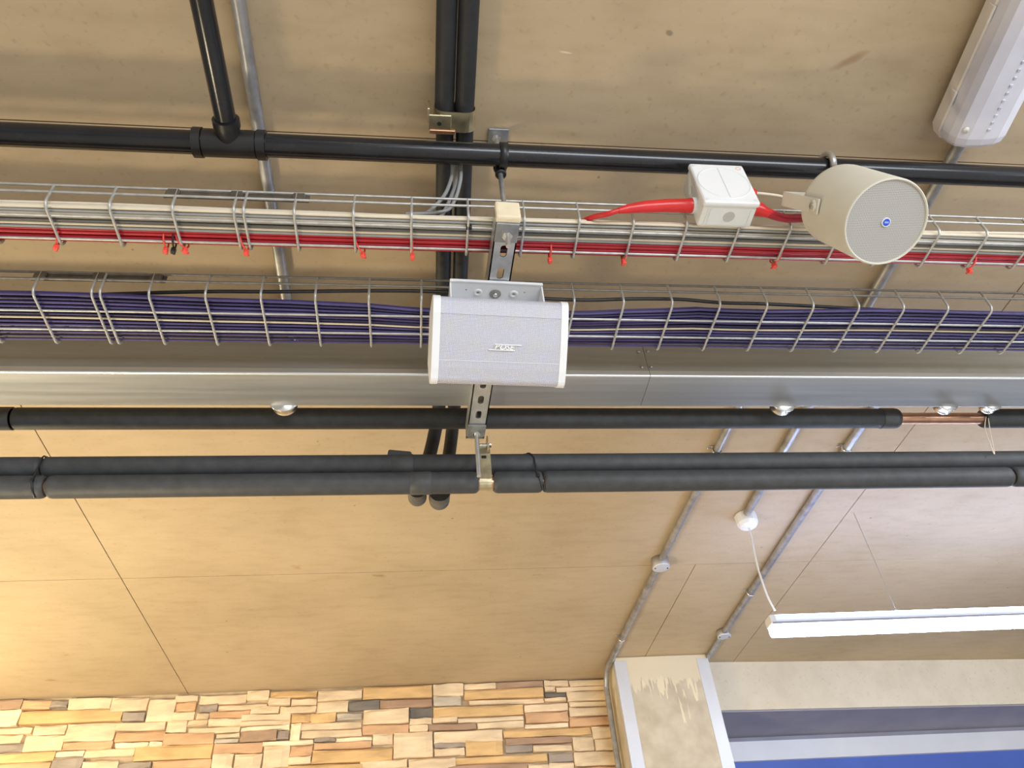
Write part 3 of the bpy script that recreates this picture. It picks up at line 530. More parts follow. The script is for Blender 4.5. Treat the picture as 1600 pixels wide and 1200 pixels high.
# ================================================================== insulated pipe pair along the ceiling
def cpipe(name, label, path, r):
    P = thing(name, label, 'pipe', path[3]); return P
LP = smoothpath([(0.046, -0.6, 1.34), (0.0465, 0.2, 1.34), (0.049, 0.70, 1.34), (0.052, 0.80, 1.34), (0.060, 1.18, 1.345), (0.0635, 1.38, 1.325), (0.057, 1.50, 1.265), (0.042, 1.545, 1.19), (0.020, 1.53, 1.08), (0.012, 1.515, 1.04)], 5)
RP = smoothpath([(0.0830, -0.6, 1.34), (0.0830, 0.2, 1.34), (0.0862, 0.70, 1.34), (0.090, 0.80, 1.34), (0.0985, 1.18, 1.345), (0.1005, 1.40, 1.33), (0.098, 1.54, 1.29), (0.090, 1.59, 1.225), (0.072, 1.555, 1.09), (0.062, 1.53, 1.04)], 5)
for path, nm, lab, ex, ey in ((LP, 'insulated_pipe', 'black foam insulated pipe, the one of the ceiling pair with the half hidden elbow', 0.004, 1.478), (RP, 'insulated_pipe', 'black foam insulated pipe, the one of the ceiling pair with the full round elbow', 0.054, 1.490)):
    P = thing(nm, lab, 'pipe', (path[10].x, path[10].y, 1.34))
    near = [p for p in path if p.y < 0.735]; far = [p for p in path if p.y > 0.728]
    sub(P, MB().tube(near + [Vector((near[-1].x, 0.738, 1.34))], 0.0181, 20), 'insulation', 'foam_dark')
    sub(P, MB().tube(far, 0.0168, 20), 'insulation', 'foam_dark')
    er = 0.0235 if ex > 0.03 else 0.021
    el = MB().tube(smoothpath([far[-1] + Vector((0, 0, 0.02)), far[-1], (ex, ey + 0.02, 1.005), (ex, ey, 0.985), (ex, ey - 0.03, 0.982)], 4), er, 20).ball((ex, ey + 0.002, 0.983), er, 20, 12)
    sub(P, el, 'elbow', 'foam_elbow')
CB = thing('pipe_clamp', 'bent brass coloured strap holding the black pipe pair to the ceiling', 'clamp', (0.066, 0.742, 1.34))
def stad(x0, x1, z, r, n=8):
    P = []
    for k in range(n + 1): a = PI / 2 + PI * k / n; P.append((x0 + r * math.cos(a), z + r * math.sin(a)))
    for k in range(n + 1): a = -PI / 2 + PI * k / n; P.append((x1 + r * math.cos(a), z + r * math.sin(a)))
    return P
pp = stad(0.0495, 0.0880, 1.34, 0.0185); n = len(pp); vs = []
for (x, z) in pp: vs += [(x, 0.722, z), (x, 0.762, z)]
q2 = stad(0.0495, 0.0880, 1.34, 0.0205)
for (x, z) in q2: vs += [(x, 0.722, z), (x, 0.762, z)]
fs = []
for k in range(n):
    a = k * 2; b = ((k + 1) % n) * 2; o = 2 * n
    fs += [(a, b, b + 1, a + 1), (a + o, a + 1 + o, b + 1 + o, b + o), (a, a + o, b + o, b), (a + 1, b + 1, b + 1 + o, a + 1 + o)]
sub(CB, MB().add(vs, fs), 'strap', 'brass')
tb = MB().bbox((0.020, 0.728, 1.3185), (0.062, 0.764, 1.3215), 0.001, 1).bbox((0.018, 0.716, 1.3195), (0.022, 0.745, 1.350), 0.001, 1); holder = sub(CB, tb, 'foot', 'brass')
sub(CB, MB().bbox((0.022, 0.757, 1.316), (0.070, 0.7655, 1.3185), 0.001, 1), 'liner', 'copper')
MB().cyl((0.040, 0.745, 1.3186), (0.040, 0.745, 1.3178), 0.0042, 14).build('screw_hole', 'dark', holder)

# ================================================================== trunking
TK = thing('cable_trunking', 'square galvanised steel trunking running beside the purple cable tray', 'trunking', (0.3, 1.26, 1.1115))
ty0, ty1, tz0, tz1 = 1.208, 1.311, 1.1115, 1.205
for (a, b) in ((-1.6, 0.5105), (0.5115, 2.2)):
    sub(TK, MB().box((a, ty0 + 0.001, tz0 + 0.003), (b, ty1 - 0.001, tz1)), 'body', 'galv_shaded')
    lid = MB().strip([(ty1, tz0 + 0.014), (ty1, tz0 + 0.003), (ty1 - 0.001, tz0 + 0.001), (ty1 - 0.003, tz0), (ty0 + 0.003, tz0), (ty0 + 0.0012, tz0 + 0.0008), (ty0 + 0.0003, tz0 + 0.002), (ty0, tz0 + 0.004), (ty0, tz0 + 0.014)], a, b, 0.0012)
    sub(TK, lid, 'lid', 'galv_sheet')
for (x, z) in ((0.498, 1.186), (0.520, 1.187), (0.497, 1.138), (0.518, 1.139)):
    sub(TK, MB().ball((x, ty0 - 0.0005, z), 0.0042, 10, 6, (1, 0.6, 1)), 'screw', 'screw')
for i, (x, r) in enumerate(((-0.286, 0.027), (0.862, 0.026), (1.281, 0.023), (1.400, 0.020))):
    mb = MB().lathe([(-0.001, 0.001), (-0.001, r + 0.005), (0.003, r + 0.005), (0.0031, r), (0.020, r), (0.025, r * 0.93), (0.028, r * 0.78), (0.0285, 0.001)], (x, ty1, 1.1275), (0, 1, 0), 28)
    sub(TK, mb, 'conduit_bush', 'zinc')

# ================================================================== insulated pipe behind the trunking
P3 = thing('insulated_pipe', 'black foam insulated pipe with a bare copper length, tight behind the trunking', 'pipe', (0.2, 1.392, 1.141))
y3, z3 = 1.392, 1.1415
sub(P3, MB().cyl((-1.6, y3, z3), (2.4, y3, z3), 0.0145, 20), 'copper_tube', 'copper')
for a, b in ((-1.6, -0.872), (-0.868, 1.200), (1.432, 2.4)):
    mb = MB().tube([(a, y3, z3), (a + 0.004, y3, z3), (b - 0.004, y3, z3), (b, y3, z3)], [0.0225, 0.0248, 0.0248, 0.0225], 24); sub(P3, mb, 'insulation', 'foam')
sub(P3, MB().cyl((1.152, y3, z3), (1.190, y3, z3), 0.0258, 24), 'tape_band', 'foam_tape')
sub(P3, MB().cyl((-0.92, y3, z3), (-0.872, y3, z3), 0.0258, 24), 'tape_band', 'foam_tape')
lp = smoothpath([(1.425, 1.372, 1.13), (1.395, 1.366, 1.085), (1.385, 1.368, 1.035), (1.383, 1.370, 1.012), (1.390, 1.369, 1.03), (1.408, 1.366, 1.085), (1.432, 1.375, 1.128)], 4)
tag(MB().tube(lp, 0.0012, 5).build('wire_loop', 'cream'), 'thin pale wire loop hanging from the cut end of the insulated pipe', 'wire')

# ================================================================== twin insulated pipes behind the rod
yl, zl, zu, ri = 1.402, 0.9676, 1.0184, 0.0242
PU = thing('insulated_pipe', 'upper black foam insulated pipe of the stacked pair behind the threaded rod', 'pipe', (0, yl, zu))
PLo = thing('insulated_pipe', 'lower black foam insulated pipe of the stacked pair behind the threaded rod', 'pipe', (0, yl, zl))
yu = yl + 0.004
for P, z, yy, cuts in ((PU, zu, yu, ((-1.7, -0.778), (-0.775, 2.4))), (PLo, zl, yl, ((-1.7, -0.755), (-0.750, 0.1365), (0.170, 0.2785), (0.2805, 1.418), (1.424, 2.4)))):
    sub(P, MB().cyl((-1.7, yy, z), (2.4, yy, z), 0.0140, 16), 'copper_tube', 'copper')
    for a, b in cuts: sub(P, MB().tube([(a, yy, z), (a + 0.004, yy, z), (a + 0.010, yy, z), (b - 0.010, yy, z), (b - 0.004, yy, z), (b, yy, z)], [ri * .8, ri * .95, ri, ri, ri * .95, ri * .8], 24), 'insulation', 'foam')
def wrap(P, x0, x1, y, z, r, seam):
    sub(P, MB().tube([(x0, y, z), (x0 + 0.001, y, z), (x1 - 0.001, y, z), (x1, y, z)], [r - 0.001, r, r, r - 0.001], 24), 'tape_wrap', 'foam_tape')
wrap(PLo, -0.012, 0.034, yl, zl, ri + 0.0012, 0); wrap(PU, -0.052, -0.006, yu, zu, ri + 0.0012, 0)
sub(PU, MB().bbox((-0.062, yu - 0.02, zu + 0.010), (-0.010, yu + 0.012, zu + 0.0285), 0.003, 1, Matrix.Rotation(0.12, 3, 'Y')), 'tape_flap', 'foam_tape')
def pairtie(xa, xb, label):
    pts = []
    for k in range(17):
        a = PI * 0.5 + PI * k / 16
        if k < 9: pts.append((0, yu + (ri + .001) * math.cos(a), zu + (ri + .001) * math.sin(a)))
    for k in range(9):
        a = PI * 0.95 + PI * 0.55 * k / 8; pts.append((0, yl + (ri + .001) * math.cos(a), zl + (ri + .001) * math.sin(a)))
    n = len(pts); pts = [(xa + (xb - xa) * i / (n - 1), p[1], p[2]) for i, p in enumerate(pts)]
    mb = MB().tube(pts, 0.0019, 6); mb.ball(pts[0], 0.0048, 10, 6); m_ = pts[10]; mb.bbox((m_[0] - .003, m_[1] - .006, m_[2] - .004), (m_[0] + .003, m_[1] + .001, m_[2] + .004), 0.001, 1)
    tag(mb.build('cable_tie', 'black'), label, 'cable tie')
pairtie(0.247, 0.281, 'black cable tie round the stacked pipes just past the clamp')
pairtie(-0.778, -0.768, 'black cable tie round the stacked pipes far from the clamp, near the picture edge')
PC = thing('pipe_clamp', 'bright passivated strap clamp gripping the stacked insulated pipes under the strut', 'clamp', (0.146, 1.39, 1.0))
rb = 0.0165
ru = ri + 0.0015
pp = [(yu - ru * 0.3, zu + 0.054), (yu - ru * 0.8, zu + 0.040), (yu - ru, zu + 0.012), (yu - ru, zu - 0.006), (yl - rb - 0.004, zl + 0.010)] + [(yl + (rb + 0.002) * math.cos(a), zl + (rb + 0.002) * math.sin(a)) for a in [PI + 0.15 + (PI - 0.3) * k / 8 for k in range(9)]] + [(yl + rb + 0.003, zl + 0.01), (yu + ru, zu - 0.006), (yu + ru, zu + 0.012), (yu + ru * 0.8, zu + 0.040)]
st_ = sub(PC, MB().strip(pp, 0.1385, 0.1655, 0.0016), 'strap', 'brass')
for zc in (zu + 0.002,):
    MB().bbox((0.145, yu - ru - 0.0020, zc - 0.003), (0.156, yu - ru + 0.001, zc + 0.004), 0.001, 1).build('slot', 'dark', st_)
sub(PC, MB().box((0.1395, yu - ru * 0.8 - 0.008, zu + 0.030), (0.1420, yl + 0.006, zu + 0.056)).box((0.1595, yu - ru * 0.8 - 0.008, zu + 0.024), (0.1625, yl + 0.006, zu + 0.060)), 'cheek', 'brass')
sub(PC, MB().cyl((0.132, yu - ru * 0.8 - 0.002, zu + 0.038), (0.165, yu - ru * 0.8 - 0.002, zu + 0.038), 0.0032, 10).hexa((0.165, yu - ru * 0.8 - 0.002, zu + 0.038), 0.006, 0.004, (1, 0, 0)), 'bolt', 'zinc')
sub(PC, MB().strip([(yl + (rb - .001) * math.cos(a), zl + (rb - .001) * math.sin(a)) for a in [PI + 0.9 + (PI - 1.8) * k / 6 for k in range(7)]], 0.134, 0.163, 0.001), 'liner', 'copper')

# ================================================================== white wall speaker
rx, ry, rz = math.radians(4.737), math.radians(45.53), math.radians(1.58)
nf = Vector((math.sin(rx) * math.cos(ry), -math.cos(rx) * math.cos(ry), -math.sin(ry)))
u = Vector((-nf.y, nf.x, 0)).normalized(); v = nf.cross(u)
u2 = u * math.cos(rz) + v * math.sin(rz); v2 = v * math.cos(rz) - u * math.sin(rz)
RM = Matrix((u2, -nf, v2)).transposed()      # local: x right, -y front, z up
SP = thing('wall_speaker', 'white rectangular loudspeaker with perforated grille, bolted under the strut', 'speaker', (0.1448, 0.9361, 0.9376), mtx=RM)
def prof(yo, hz, back=0.085):               # side profile (y, z), front facing -y
    P = [(back, 0.045), (0.030, hz)]
    for k in range(7):
        a = PI / 2 * k / 6; P.append((0.016 + yo - 0.014 * math.sin(a), hz - 0.014 + 0.014 * math.cos(a)))
    P += [(yo - 0.001, 0.046), (yo - 0.003, 0.0), (yo - 0.001, -0.046)]
    for k in range(7):
        a = PI / 2 * k / 6; P.append((0.016 + yo - 0.014 * math.cos(a), -hz + 0.014 - 0.014 * math.sin(a)))
    P += [(0.030, -hz), (back, -0.045)]
    return P
def extr(P, x0, x1, bev=0.0):
    n = len(P); vs = [(x0, y, z) for y, z in P] + [(x1, y, z) for y, z in P]
    return MB().add(vs, [tuple(range(n))[::-1], tuple(range(n, 2 * n))] + [(k, (k + 1) % n, n + (k + 1) % n, n + k) for k in range(n)])
extr(prof(0.003, 0.0735), -0.106, 0.106).build('cabinet', 'white', SP)
for s0, s1 in ((-0.1185, -0.1062), (0.1062, 0.1185)): extr(prof(0.0, 0.0765), s0, s1).build('end_cap', 'white', SP)
gp = prof(0.001, 0.0750)[1:-1]; mb = MB(); n = len(gp); vs = [(x, y, z) for x in (-0.1062, 0.1062) for y, z in gp]
mb.add(vs, [(k, k + 1, n + k + 1, n + k) for k in range(n - 1)], False); gr = mb.build('grille', 'grille', SP)
for z in (0.046, -0.034): MB().box((-0.106, -0.0012, z - 0.0004), (0.106, -0.0002, z + 0.0004)).build('crease', 'white', gr)
# raised name badge
bz = -0.0085
bd = MB(); sl = 0.35
def para(x0, x1, z0, z1, y0=-0.0042, y1=-0.001):
    vs = []
    for y in (y0, y1): vs += [(x0 + sl * (z0 - bz) , y, z0), (x1 + sl * (z0 - bz), y, z0), (x1 + sl * (z1 - bz), y, z1), (x0 + sl * (z1 - bz), y, z1)]
    bd.add(vs, [(0, 1, 2, 3), (7, 6, 5, 4), (0, 4, 5, 1), (1, 5, 6, 2), (2, 6, 7, 3), (3, 7, 4, 0)])
para(-0.020, 0.026, bz - 0.0056, bz - 0.0040); para(-0.012, 0.034, bz + 0.0040, bz + 0.0056)
badge = bd.build('badge', 'white', SP)
para2 = MB(); bd = para2; para(-0.012, 0.026, bz - 0.0045, bz + 0.0045, -0.0026, -0.001); para2.build('backing', 'knockout', badge)
fc = bpy.data.curves.new('lettering', 'FONT'); fc.body = 'BOSE'; fc.size = 0.0128; fc.extrude = 0.0008; fc.shear = 0.35; fc.align_x = 'CENTER'; fc.align_y = 'CENTER'; fc.offset = 0.0003
fo = bpy.data.objects.new('lettering_curve', fc); COL.objects.link(fo)
bpy.context.view_layer.update()
me = bpy.data.meshes.new_from_object(fo.evaluated_get(bpy.context.evaluated_depsgraph_get())); bpy.data.objects.remove(fo)
mxx = max(q.co.x for q in me.vertices); mnx = min(q.co.x for q in me.vertices); k_ = 0.036 / (mxx - mnx)
for q in me.vertices: q.co = Vector(((q.co.x - (mxx + mnx) / 2) * k_ + 0.007, -0.0034 - q.co.z, q.co.y * 0.95 + bz))
me.materials.append(M['white']); lo = bpy.data.objects.new('lettering', me); COL.objects.link(lo); lo.parent = badge; lo['_local'] = 1
# bracket bolted under the strut
IM = RM.inverted()
def wl(mb):                                  # world offsets (eye frame) -> speaker frame
    c = Vector((0.1448, 0.9361, 0.9376)); mb.v = [tuple(IM @ (Vector(q) - c)) for q in mb.v]; return mb
def rotz(mb, c, a):
    R_ = Matrix.Rotation(a, 3, 'Z'); c = Vector(c); mb.v = [tuple(R_ @ (Vector(q) - c) + c) for q in mb.v]; return mb
cz = (0.143, 0.94, 1.06)
bk = MB(); holed([(0.058, 0.914), (0.060, 0.911), (0.226, 0.911), (0.228, 0.914), (0.228, 0.985), (0.058, 0.985)], [slot(cz[0] - 0.032, 0.935, 0.006, 0.0062), slot(cz[0] + 0.034, 0.935, 0.006, 0.0062), slot(cz[0] - 0.054, 0.930, 0.0034, 0.0036), slot(cz[0] + 0.054, 0.930, 0.0034, 0.0036)], 1.0640, 1.0665, bk)
bk.box((0.058, 0.914, 1.020), (0.0605, 0.985, 1.0665)).box((0.2255, 0.914, 1.020), (0.228, 0.985, 1.0665)).box((0.058, 0.980, 0.985), (0.228, 0.985, 1.0665))
bk.bbox((0.058, 0.908, 1.0630), (0.228, 0.9125, 1.0685), 0.001, 1)
bko = wl(rotz(bk, cz, ang)).build('bracket', 'white', SP)
for dx in (-0.032, 0.034):
    wl(rotz(MB().lathe([(0, 0.0032), (-0.0016, 0.0034), (-0.0016, 0.0078), (0, 0.0086)], (cz[0] + dx, 0.935, 1.064), (0, 0, 1), 20), cz, ang)).build('grommet', 'white', bko)
wl(rotz(MB().cyl((cz[0], 0.936, 1.0640), (cz[0], 0.936, 1.0620), 0.0105, 24), cz, ang)).build('washer', 'screw', bko)
wl(rotz(MB().lathe([(0, 0.0001), (0.0, 0.0045), (0.004, 0.004), (0.0045, 0.0001)], (cz[0], 0.936, 1.0620), (0, 0, -1), 16), cz, ang)).build('bolt', 'zinc', bko)

# ================================================================== round projector speaker
ax = Vector((-0.0056, -0.4128, -0.9108)).normalized(); hx = Vector((1, 0, 0)); hx = (hx - ax * hx.dot(ax)).normalized(); hy = ax.cross(hx)
HM = Matrix((hx, hy, ax)).transposed()        # local z: along the axis towards the grille
HC = (0.7271, 0.6617, 0.9374); HL, HR = 0.164, 0.0686
HS = thing('projector_speaker', 'round beige barrel loudspeaker with grey grille and blue badge', 'speaker', HC, mtx=HM)
MB().lathe([(-HL, 0.001), (-HL, HR * 0.80), (-HL + 0.004, HR * 0.92), (-HL + 0.012, HR * 0.985), (-HL + 0.022, HR), (-0.004, HR), (-0.001, HR - 0.001), (0, HR - 0.0022), (-0.002, HR - 0.004), (-0.006, HR - 0.0042)], (0, 0, 0), (0, 0, 1), 72).build('barrel', 'horn', HS)
gm = MB(); nn = 64
gm.add([(0, 0, -0.0032)] + [((HR - 0.004) * math.cos(2 * PI * k / nn), (HR - 0.004) * math.sin(2 * PI * k / nn), -0.0035) for k in range(nn)], [(0, 1 + k, 1 + (k + 1) % nn) for k in range(nn)]); gm.build('grille', 'horn_grille', HS)
b1 = MB().cyl((0, 0, -0.0034), (0, 0, -0.0012), 0.0072, 28).build('badge', 'white', HS)
MB().cyl((0, 0, -0.0013), (0, 0, -0.0006), 0.0056, 28).build('disc', 'blue_badge', b1)
MB().bbox((-0.0036, -0.0015, -0.0007), (0.0036, 0.0015, -0.0002), 0.0004, 1).build('emblem', 'blue_light', b1)
# yoke bracket: arms from the pivots, back over the barrel to the tray
piv = IMh = HM.inverted() @ (Vector((0.659, 0.699, 1.03)) - Vector(HC))
pz_ = piv.z
d_arm = (HM.inverted() @ (Vector((0.655, 0.765, 1.150)) - Vector((0.659, 0.699, 1.03))))
d_arm.x = 0; La = d_arm.length * 0.84; da = d_arm.normalized(); dn = Vector((1, 0, 0)).cross(da)
yk = MB(); wv = 0.0125
for s0 in (-1, 1):
    a = Vector((s0 * (HR + 0.002), piv.y, pz_)) - da * 0.014; b = Vector((s0 * (HR + 0.002), piv.y, pz_)) + da * La
    vs = []
    for xo in (0, s0 * 0.003):
        for p, sg in ((a, 1), (b, 1), (b, -1), (a, -1)): vs.append(p + dn * wv * sg + Vector((xo, 0, 0)))
    yk.add(vs, [(0, 1, 2, 3), (7, 6, 5, 4), (0, 4, 5, 1), (1, 5, 6, 2), (2, 6, 7, 3), (3, 7, 4, 0)])
b0 = Vector((0, piv.y, pz_)) + da * La; vs = []
for xo in (-HR - 0.005, HR + 0.005):
    for t, sg in ((0, 1), (0.003, 1), (0.003, -1), (0, -1)): vs.append(b0 + da * t + dn * wv * sg + Vector((xo, 0, 0)))
yk.add(vs, [(3, 2, 1, 0), (4, 5, 6, 7), (0, 1, 5, 4), (1, 2, 6, 5), (2, 3, 7, 6), (3, 0, 4, 7)])
yo = yk.build('yoke', 'horn', HS)
for s0 in (-1, 1):
    c = Vector((s0 * (HR + 0.005), piv.y, pz_))
    bo = MB().lathe([(0, 0.001), (0, 0.0108), (0.0025, 0.0104), (0.003, 0.001)], c, (s0, 0, 0), 24).build('pivot_washer', 'horn', yo)
    MB().lathe([(0.002, 0.0055), (0.005, 0.005), (0.006, 0.0035), (0.004, 0.0025), (0.004, 0.0005)], c, (s0, 0, 0), 16).build('pivot_bolt', 'screw', HS)

# ================================================================== white junction box
JB = thing('junction_box', 'white square plastic junction box with red glands, fixed to the narrower tray', 'box', (0.547, 0.772, 1.098))
sub(JB, MB().bbox((0.497, 0.752, 1.098), (0.597, 0.798, 1.214), 0.006, 2), 'body', 'white_box')
lid = sub(JB, MB().bbox((0.495, 0.742, 1.096), (0.599, 0.754, 1.216), 0.0055, 3), 'lid', 'white')
MB().lathe([(0, 0.0052), (0.0006, 0.0050), (0.0006, 0.0040), (0, 0.0038)], (0.5865, 0.7423, 1.203), (0, -1, 0), 24).build('stamp', 'orange_print', lid)
# shallow round dish embossed on the lid, with its centre seam
dm = MB().lathe([(0.0, 0.0492), (0.0010, 0.0484), (0.0016, 0.0474), (0.0, 0.0455)], (0.547, 0.7425, 1.156), (0, -1, 0), 56); dm.build('dish_ring', 'white_box', lid)
MB().bbox((0.5462, 0.7412, 1.110), (0.5472, 0.7425, 1.203), 0.0003, 1).build('seam', 'white_box', lid)
for (x, z) in ((0.503, 1.208), (0.591, 1.208), (0.503, 1.104), (0.591, 1.104)): MB().cyl((x, 0.7424, z), (x, 0.7414, z), 0.0036, 14).build('lid_screw', 'white_box', lid)
sub(JB, MB().cyl((0.550, 0.774, 1.0985), (0.550, 0.774, 1.0974), 0.0105, 28), 'knockout', 'knockout')
for x in (0.507, 0.512, 0.586): sub(JB, MB().bbox((x, 0.757, 1.0968), (x + 0.0016, 0.795, 1.0985), 0.0005, 1), 'rib', 'white_box')
sub(JB, MB().cyl((0.4965, 0.772, 1.172), (0.4955, 0.772, 1.172), 0.008, 20), 'knockout', 'white_box')
gl = MB().tube([(0.498, 0.775, 1.131), (0.490, 0.775, 1.130), (0.483, 0.775, 1.129), (0.482, 0.775, 1.129), (0.44, 0.775, 1.1265), (0.40, 0.776, 1.122), (0.372, 0.777, 1.1165), (0.352, 0.779, 1.112)], [0.0125, 0.0135, 0.0135, 0.0125, 0.0118, 0.0105, 0.0085, 0.0055], 20)
sub(JB, gl, 'gland', 'red_boot')['label'] = 'long tapered red gland boot'
sub(JB, MB().cyl((0.499, 0.775, 1.131), (0.488, 0.775, 1.130), 0.0148, 20), 'collar', 'white_box')
sub(JB, MB().tube([(0.596, 0.775, 1.128), (0.606, 0.775, 1.1275), (0.616, 0.775, 1.125), (0.628, 0.777, 1.119), (0.645, 0.779, 1.117)], [0.0125, 0.0135, 0.0125, 0.0092, 0.006], 18), 'gland', 'red_boot')
sub(JB, MB().tube([(0.597, 0.766, 1.164), (0.610, 0.766, 1.163), (0.617, 0.766, 1.162)], [0.0095, 0.009, 0.0065], 16), 'gland', 'red_boot')
rc = smoothpath([(0.375, 0.777, 1.117), (0.352, 0.779, 1.112), (0.332, 0.785, 1.109), (0.316, 0.796, 1.117), (0.302, 0.812, 1.128), (0.282, 0.838, 1.138), (0.262, 0.860, 1.137), (0.243, 0.874, 1.1345), (0.20, 0.876, 1.1345)], 6)
tag(MB().tube(rc, 0.0048, 10).build('feed_cable', 'red_boot'), 'thick red cable curving from the tapered gland down into the tray', 'cable')
rd = smoothpath([(0.622, 0.776, 1.122), (0.640, 0.780, 1.116), (0.665, 0.785, 1.115), (0.690, 0.787, 1.119), (0.706, 0.788, 1.122)], 6)
tag(MB().tube(rd, 0.0080, 12).build('feed_cable', 'red_dark'), 'dark red sleeved cable from the white box to behind the beige speaker', 'cable')
wc = smoothpath([(0.612, 0.766, 1.1625), (0.64, 0.766, 1.160), (0.668, 0.768, 1.156), (0.69, 0.775, 1.145)], 6)
tag(MB().tube(wc, 0.0030, 8).build('speaker_cable', 'cream'), 'short pale cable from the white box to the beige speaker', 'cable')

# ================================================================== conduits on the ceiling
def saddle(P, x, y):
    mb = MB().lathe([(-0.006, 0.0138), (-0.006, 0.0152), (0.006, 0.0152), (0.006, 0.0138)], (x, y, CE - 0.0165), (0, 1, 0), 20)
    mb.bbox((x - 0.026, y - 0.007, CE - 0.004), (x + 0.026, y + 0.007, CE - 0.0005), 0.001, 1)
    s_ = sub(P, mb, 'saddle', 'zinc')
    for dx in (-0.021, 0.021): MB().lathe([(0, 0.001), (0, 0.005), (0.003, 0.003), (0.0034, 0.001)], (x + dx, y, CE - 0.004), (0, 0, -1), 12).build('screw', 'screw', s_)
cr_ = 0.0130; zc = CE - 0.0165
CO0 = thing('steel_conduit', 'weathered grey steel conduit crossing above the trays beside the tee branch', 'conduit', (-0.298, 0.9, zc))
sub(CO0, MB().cyl((-0.300, -0.8, zc), (-0.299, 1.42, zc), 0.0128, 16), 'tube', 'conduit'); saddle(CO0, -0.3, 0.30); saddle(CO0, -0.299, 1.36)
COA = thing('steel_conduit', 'grey steel conduit that turns down the corner between stones and column', 'conduit', (0.91, 2.5, zc))
pa = [(0.922, 1.52, zc), (0.915, 2.1, zc), (0.908, 2.482, zc)]
sub(COA, MB().tube(pa, cr_ * 0.9, 14), 'tube', 'conduit')
pb = smoothpath([(0.908, 2.555, zc), (0.900, 3.19, zc), (0.898, 3.42, zc), (0.893, 3.50, zc - 0.012), (0.889, 3.545, zc - 0.06), (0.888, 3.555, zc - 0.13), (0.888, 3.56, 0.9), (0.888, 3.56, 0.0)], 6)
sub(COA, MB().tube(pb, cr_, 14), 'tube', 'conduit'); saddle(COA, 0.919, 1.826); saddle(COA, 0.900, 3.192)
COB = thing('steel_conduit', 'grey steel conduit running from the unlit lamp to the white ceiling rose', 'conduit', (1.13, 1.5, zc))
sub(COB, MB().cyl((1.127, 0.734, zc), (1.137, 2.184, zc), cr_, 14), 'tube', 'conduit'); saddle(COB, 1.135, 1.98)
COC = thing('steel_conduit', 'grey steel conduit running to the column corner next to the window', 'conduit', (1.35, 2.6, zc))
sub(COC, MB().tube([(1.337, 1.52, zc), (1.341, 1.8, zc), (1.360, 3.17, zc), (1.369, 3.44, zc)], cr_, 14), 'tube', 'conduit'); saddle(COC, 1.3415, 1.82); saddle(COC, 1.3545, 2.79)
def cbox(name, label, x, y, r, h):
    B = thing(name, label, 'box', (x, y, CE))
    sub(B, MB().lathe([(0, 0.001), (0, r), (h - 0.006, r), (h - 0.004, r * 0.97), (h - 0.004, 0.001)], (x, y, CE - 0.0008), (0, 0, -1), 28), 'body', 'galv')
    l_ = sub(B, MB().lathe([(h - 0.004, 0.001), (h - 0.004, r * 1.02), (h, r * 1.02), (h + 0.001, r * 0.9), (h + 0.001, 0.001)], (x, y, CE - 0.0008), (0, 0, -1), 28), 'lid', 'trim')
    for s0 in (-1, 1): MB().cyl((x + s0 * r * 0.72, y, CE - h - 0.0018), (x + s0 * r * 0.72, y, CE - h - 0.0035), 0.0028, 10).build('screw', 'dark', l_)
cbox('conduit_box', 'round steel conduit box with a pale lid on the conduit that turns down the wall', 0.909, 2.518, 0.0325, 0.038)
cbox('conduit_box', 'round steel conduit box close to the top of the column', 1.362, 3.178, 0.030, 0.030)
# white ceiling rose and its flex
RO = thing('ceiling_rose', 'white plastic ceiling rose with a pendant flex', 'ceiling rose', (1.147, 2.222, CE))
sub(RO, MB().lathe([(0, 0.001), (0, 0.037), (0.004, 0.039), (0.034, 0.037), (0.046, 0.030), (0.052, 0.020), (0.054, 0.001)], (1.147, 2.222, CE - 0.0008), (0, 0, -1), 12, False), 'cover', 'white')
tag(MB().tube(smoothpath([(1.147, 2.222, CE - 0.052), (1.139, 2.21, 1.29), (1.130, 2.20, 1.257), (1.122, 2.20, 1.18), (1.121, 2.20, 1.127), (1.125, 2.205, 1.07), (1.137, 2.21, 1.022)], 6), 0.0034, 8).build('flex', 'white'), 'white flex curving from the ceiling rose to the lit batten', 'cable')

# ================================================================== lit batten and unlit lamp
LB = thing('led_batten', 'lit cool white LED batten hung on wires over the window', 'lamp', (1.9, 2.215, 0.96))
bx0, bx1 = 1.108, 2.85
sub(LB, MB().bbox((bx0 + 0.018, 2.204, 0.979), (bx1, 2.240, 0.986), 0.002, 1), 'housing', 'white')
sub(LB, MB().bbox((bx0 + 0.018, 2.200, 0.986), (bx1, 2.244, 1.004), 0.004, 2), 'glowing_housing', 'glow')  # upper housing strip, its lit look painted in as a glow
sub(LB, MB().box((bx0 + 0.022, 2.205, 1.004), (bx1, 2.239, 1.0055)), 'added_uplight', 'added_uplight')  # hidden emitting strip added on the batten's top for the ceiling
mb = MB(); P = [(2.201, 0.968), (2.204, 0.973), (2.240, 0.973), (2.243, 0.968)][::-1] + [(2.222 - 0.022 * math.cos(a), 0.962 - 0.022 * math.sin(a)) for a in [PI * (0.04 + 0.92 * k / 10) for k in range(11)]]
n = len(P); mb.add([(bx0 + 0.004, y, z) for y, z in P] + [(bx1, y, z) for y, z in P], [(k, (k + 1) % n, n + (k + 1) % n, n + k) for k in range(n)] + [tuple(range(n))[::-1], tuple(range(n, 2 * n))], False)
sub(LB, mb, 'diffuser', 'lamp')
sub(LB, MB().box((bx0 + 0.004, 2.1985, 0.9735), (bx1, 2.2455, 0.980)), 'shade_lip', 'soffit')  # dark lip added to block tube light from the strip above
sub(LB, MB().bbox((bx0, 2.199, 0.975), (bx0 + 0.018, 2.245, 1.005), 0.004, 2), 'end_cap', 'frame')
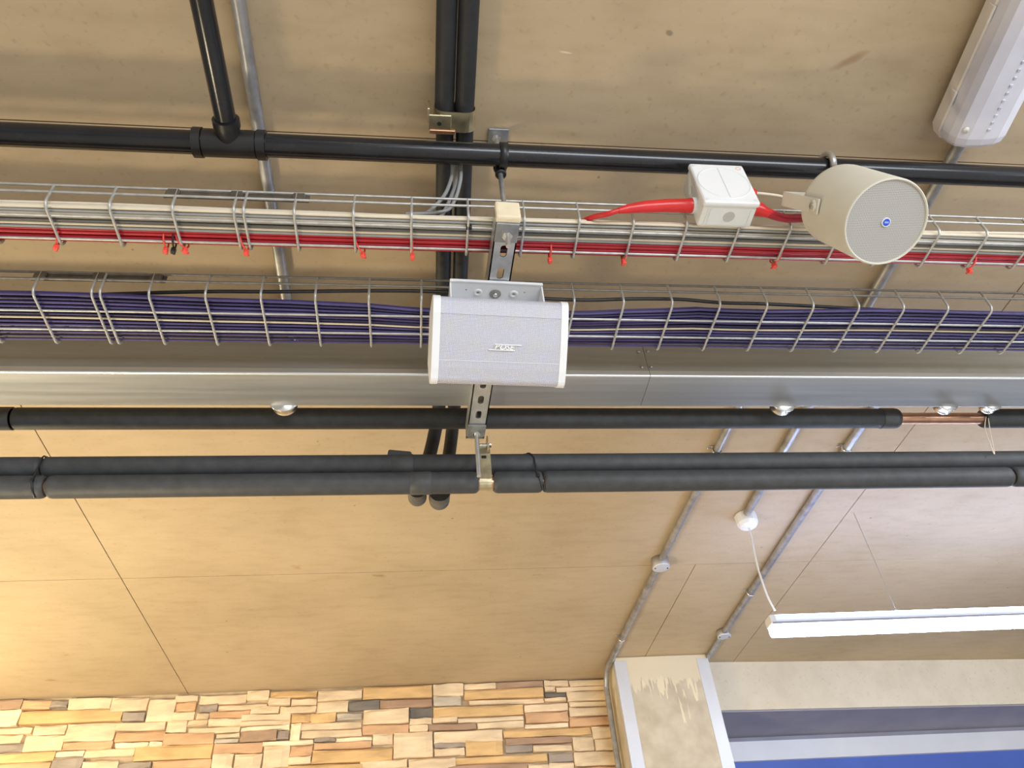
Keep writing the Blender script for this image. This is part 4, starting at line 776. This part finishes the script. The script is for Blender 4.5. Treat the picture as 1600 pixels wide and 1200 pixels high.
for x in (1.555, 2.6):
    sub(LB, MB().cyl((x, 2.222, 1.007), (x, 2.222, CE - 0.001), 0.0010, 6), 'suspension_wire', 'galv_shaded')
    sub(LB, MB().lathe([(0, 0.006), (0.012, 0.004), (0.014, 0.001)], (x, 2.222, 1.0055), (0, 0, 1), 12), 'gripper', 'galv_shaded')
VA = math.atan(-0.10)
VL = thing('vapour_proof_lamp', 'unlit vapour proof batten lamp with frosted diffuser on the ceiling', 'lamp', (1.105, 0.728, 1.385), mtx=Matrix.Rotation(VA, 3, 'Z'))
mb = MB(); prf = [(-0.058, -0.012), (-0.066, -0.020), (-0.066, -0.048), (-0.060, -0.052), (0.060, -0.052), (0.066, -0.048), (0.066, -0.020), (0.058, -0.012)]
def sweep(prf, rings):
    vs = []; n = len(prf)
    for (y, s, zc_) in rings: vs += [(x * s, y, zc_ + (z - zc_) * (s if zc_ else 1)) for x, z in prf]
    fs = [(i * n + k, i * n + (k + 1) % n, (i + 1) * n + (k + 1) % n, (i + 1) * n + k) for i in range(len(rings) - 1) for k in range(n)]
    fs += [tuple(range(n))[::-1], tuple(range((len(rings) - 1) * n, len(rings) * n))]; return MB().add(vs, fs)
sweep(prf, [(-1.27, 1, 0), (-0.018, 1, 0), (0.0, 0.86, 0)]).build('housing', 'lamp_body', VL)
pd = [(-0.0625, -0.0525), (-0.058, -0.074), (-0.050, -0.088), (-0.030, -0.096), (0.0, -0.098), (0.030, -0.096), (0.050, -0.088), (0.058, -0.074), (0.0625, -0.0525)]
df = sweep(pd, [(-1.26, 1, -0.0525), (-0.022, 1, -0.0525), (-0.008, 0.95, -0.0525), (-0.001, 0.86, -0.0525)]).build('diffuser', 'diffuser', VL)
pm = MB()
for k in range(76): pm.bbox((-0.002, -0.045 - 0.0150 * k, -0.0995), (0.005, -0.039 - 0.0150 * k, -0.0965), 0.001, 1)
pm.build('prism_row', 'prism', df)['kind'] = 'stuff'
MB().lathe([(0, 0.007), (0.002, 0.0065), (0.0028, 0.001)], (-0.040, -0.040, -0.0915), (0, 0, -1), 16).build('plug', 'lamp_body', df)
for k in range(8):
    MB().bbox((-0.0695, -0.10 - 0.16 * k, -0.054), (-0.064, -0.07 - 0.16 * k, -0.036), 0.001, 1).build('clip', 'lamp_body', VL)

for o in bpy.data.objects:
    for k in ('_loc', '_local'):
        if k in o: del o[k]
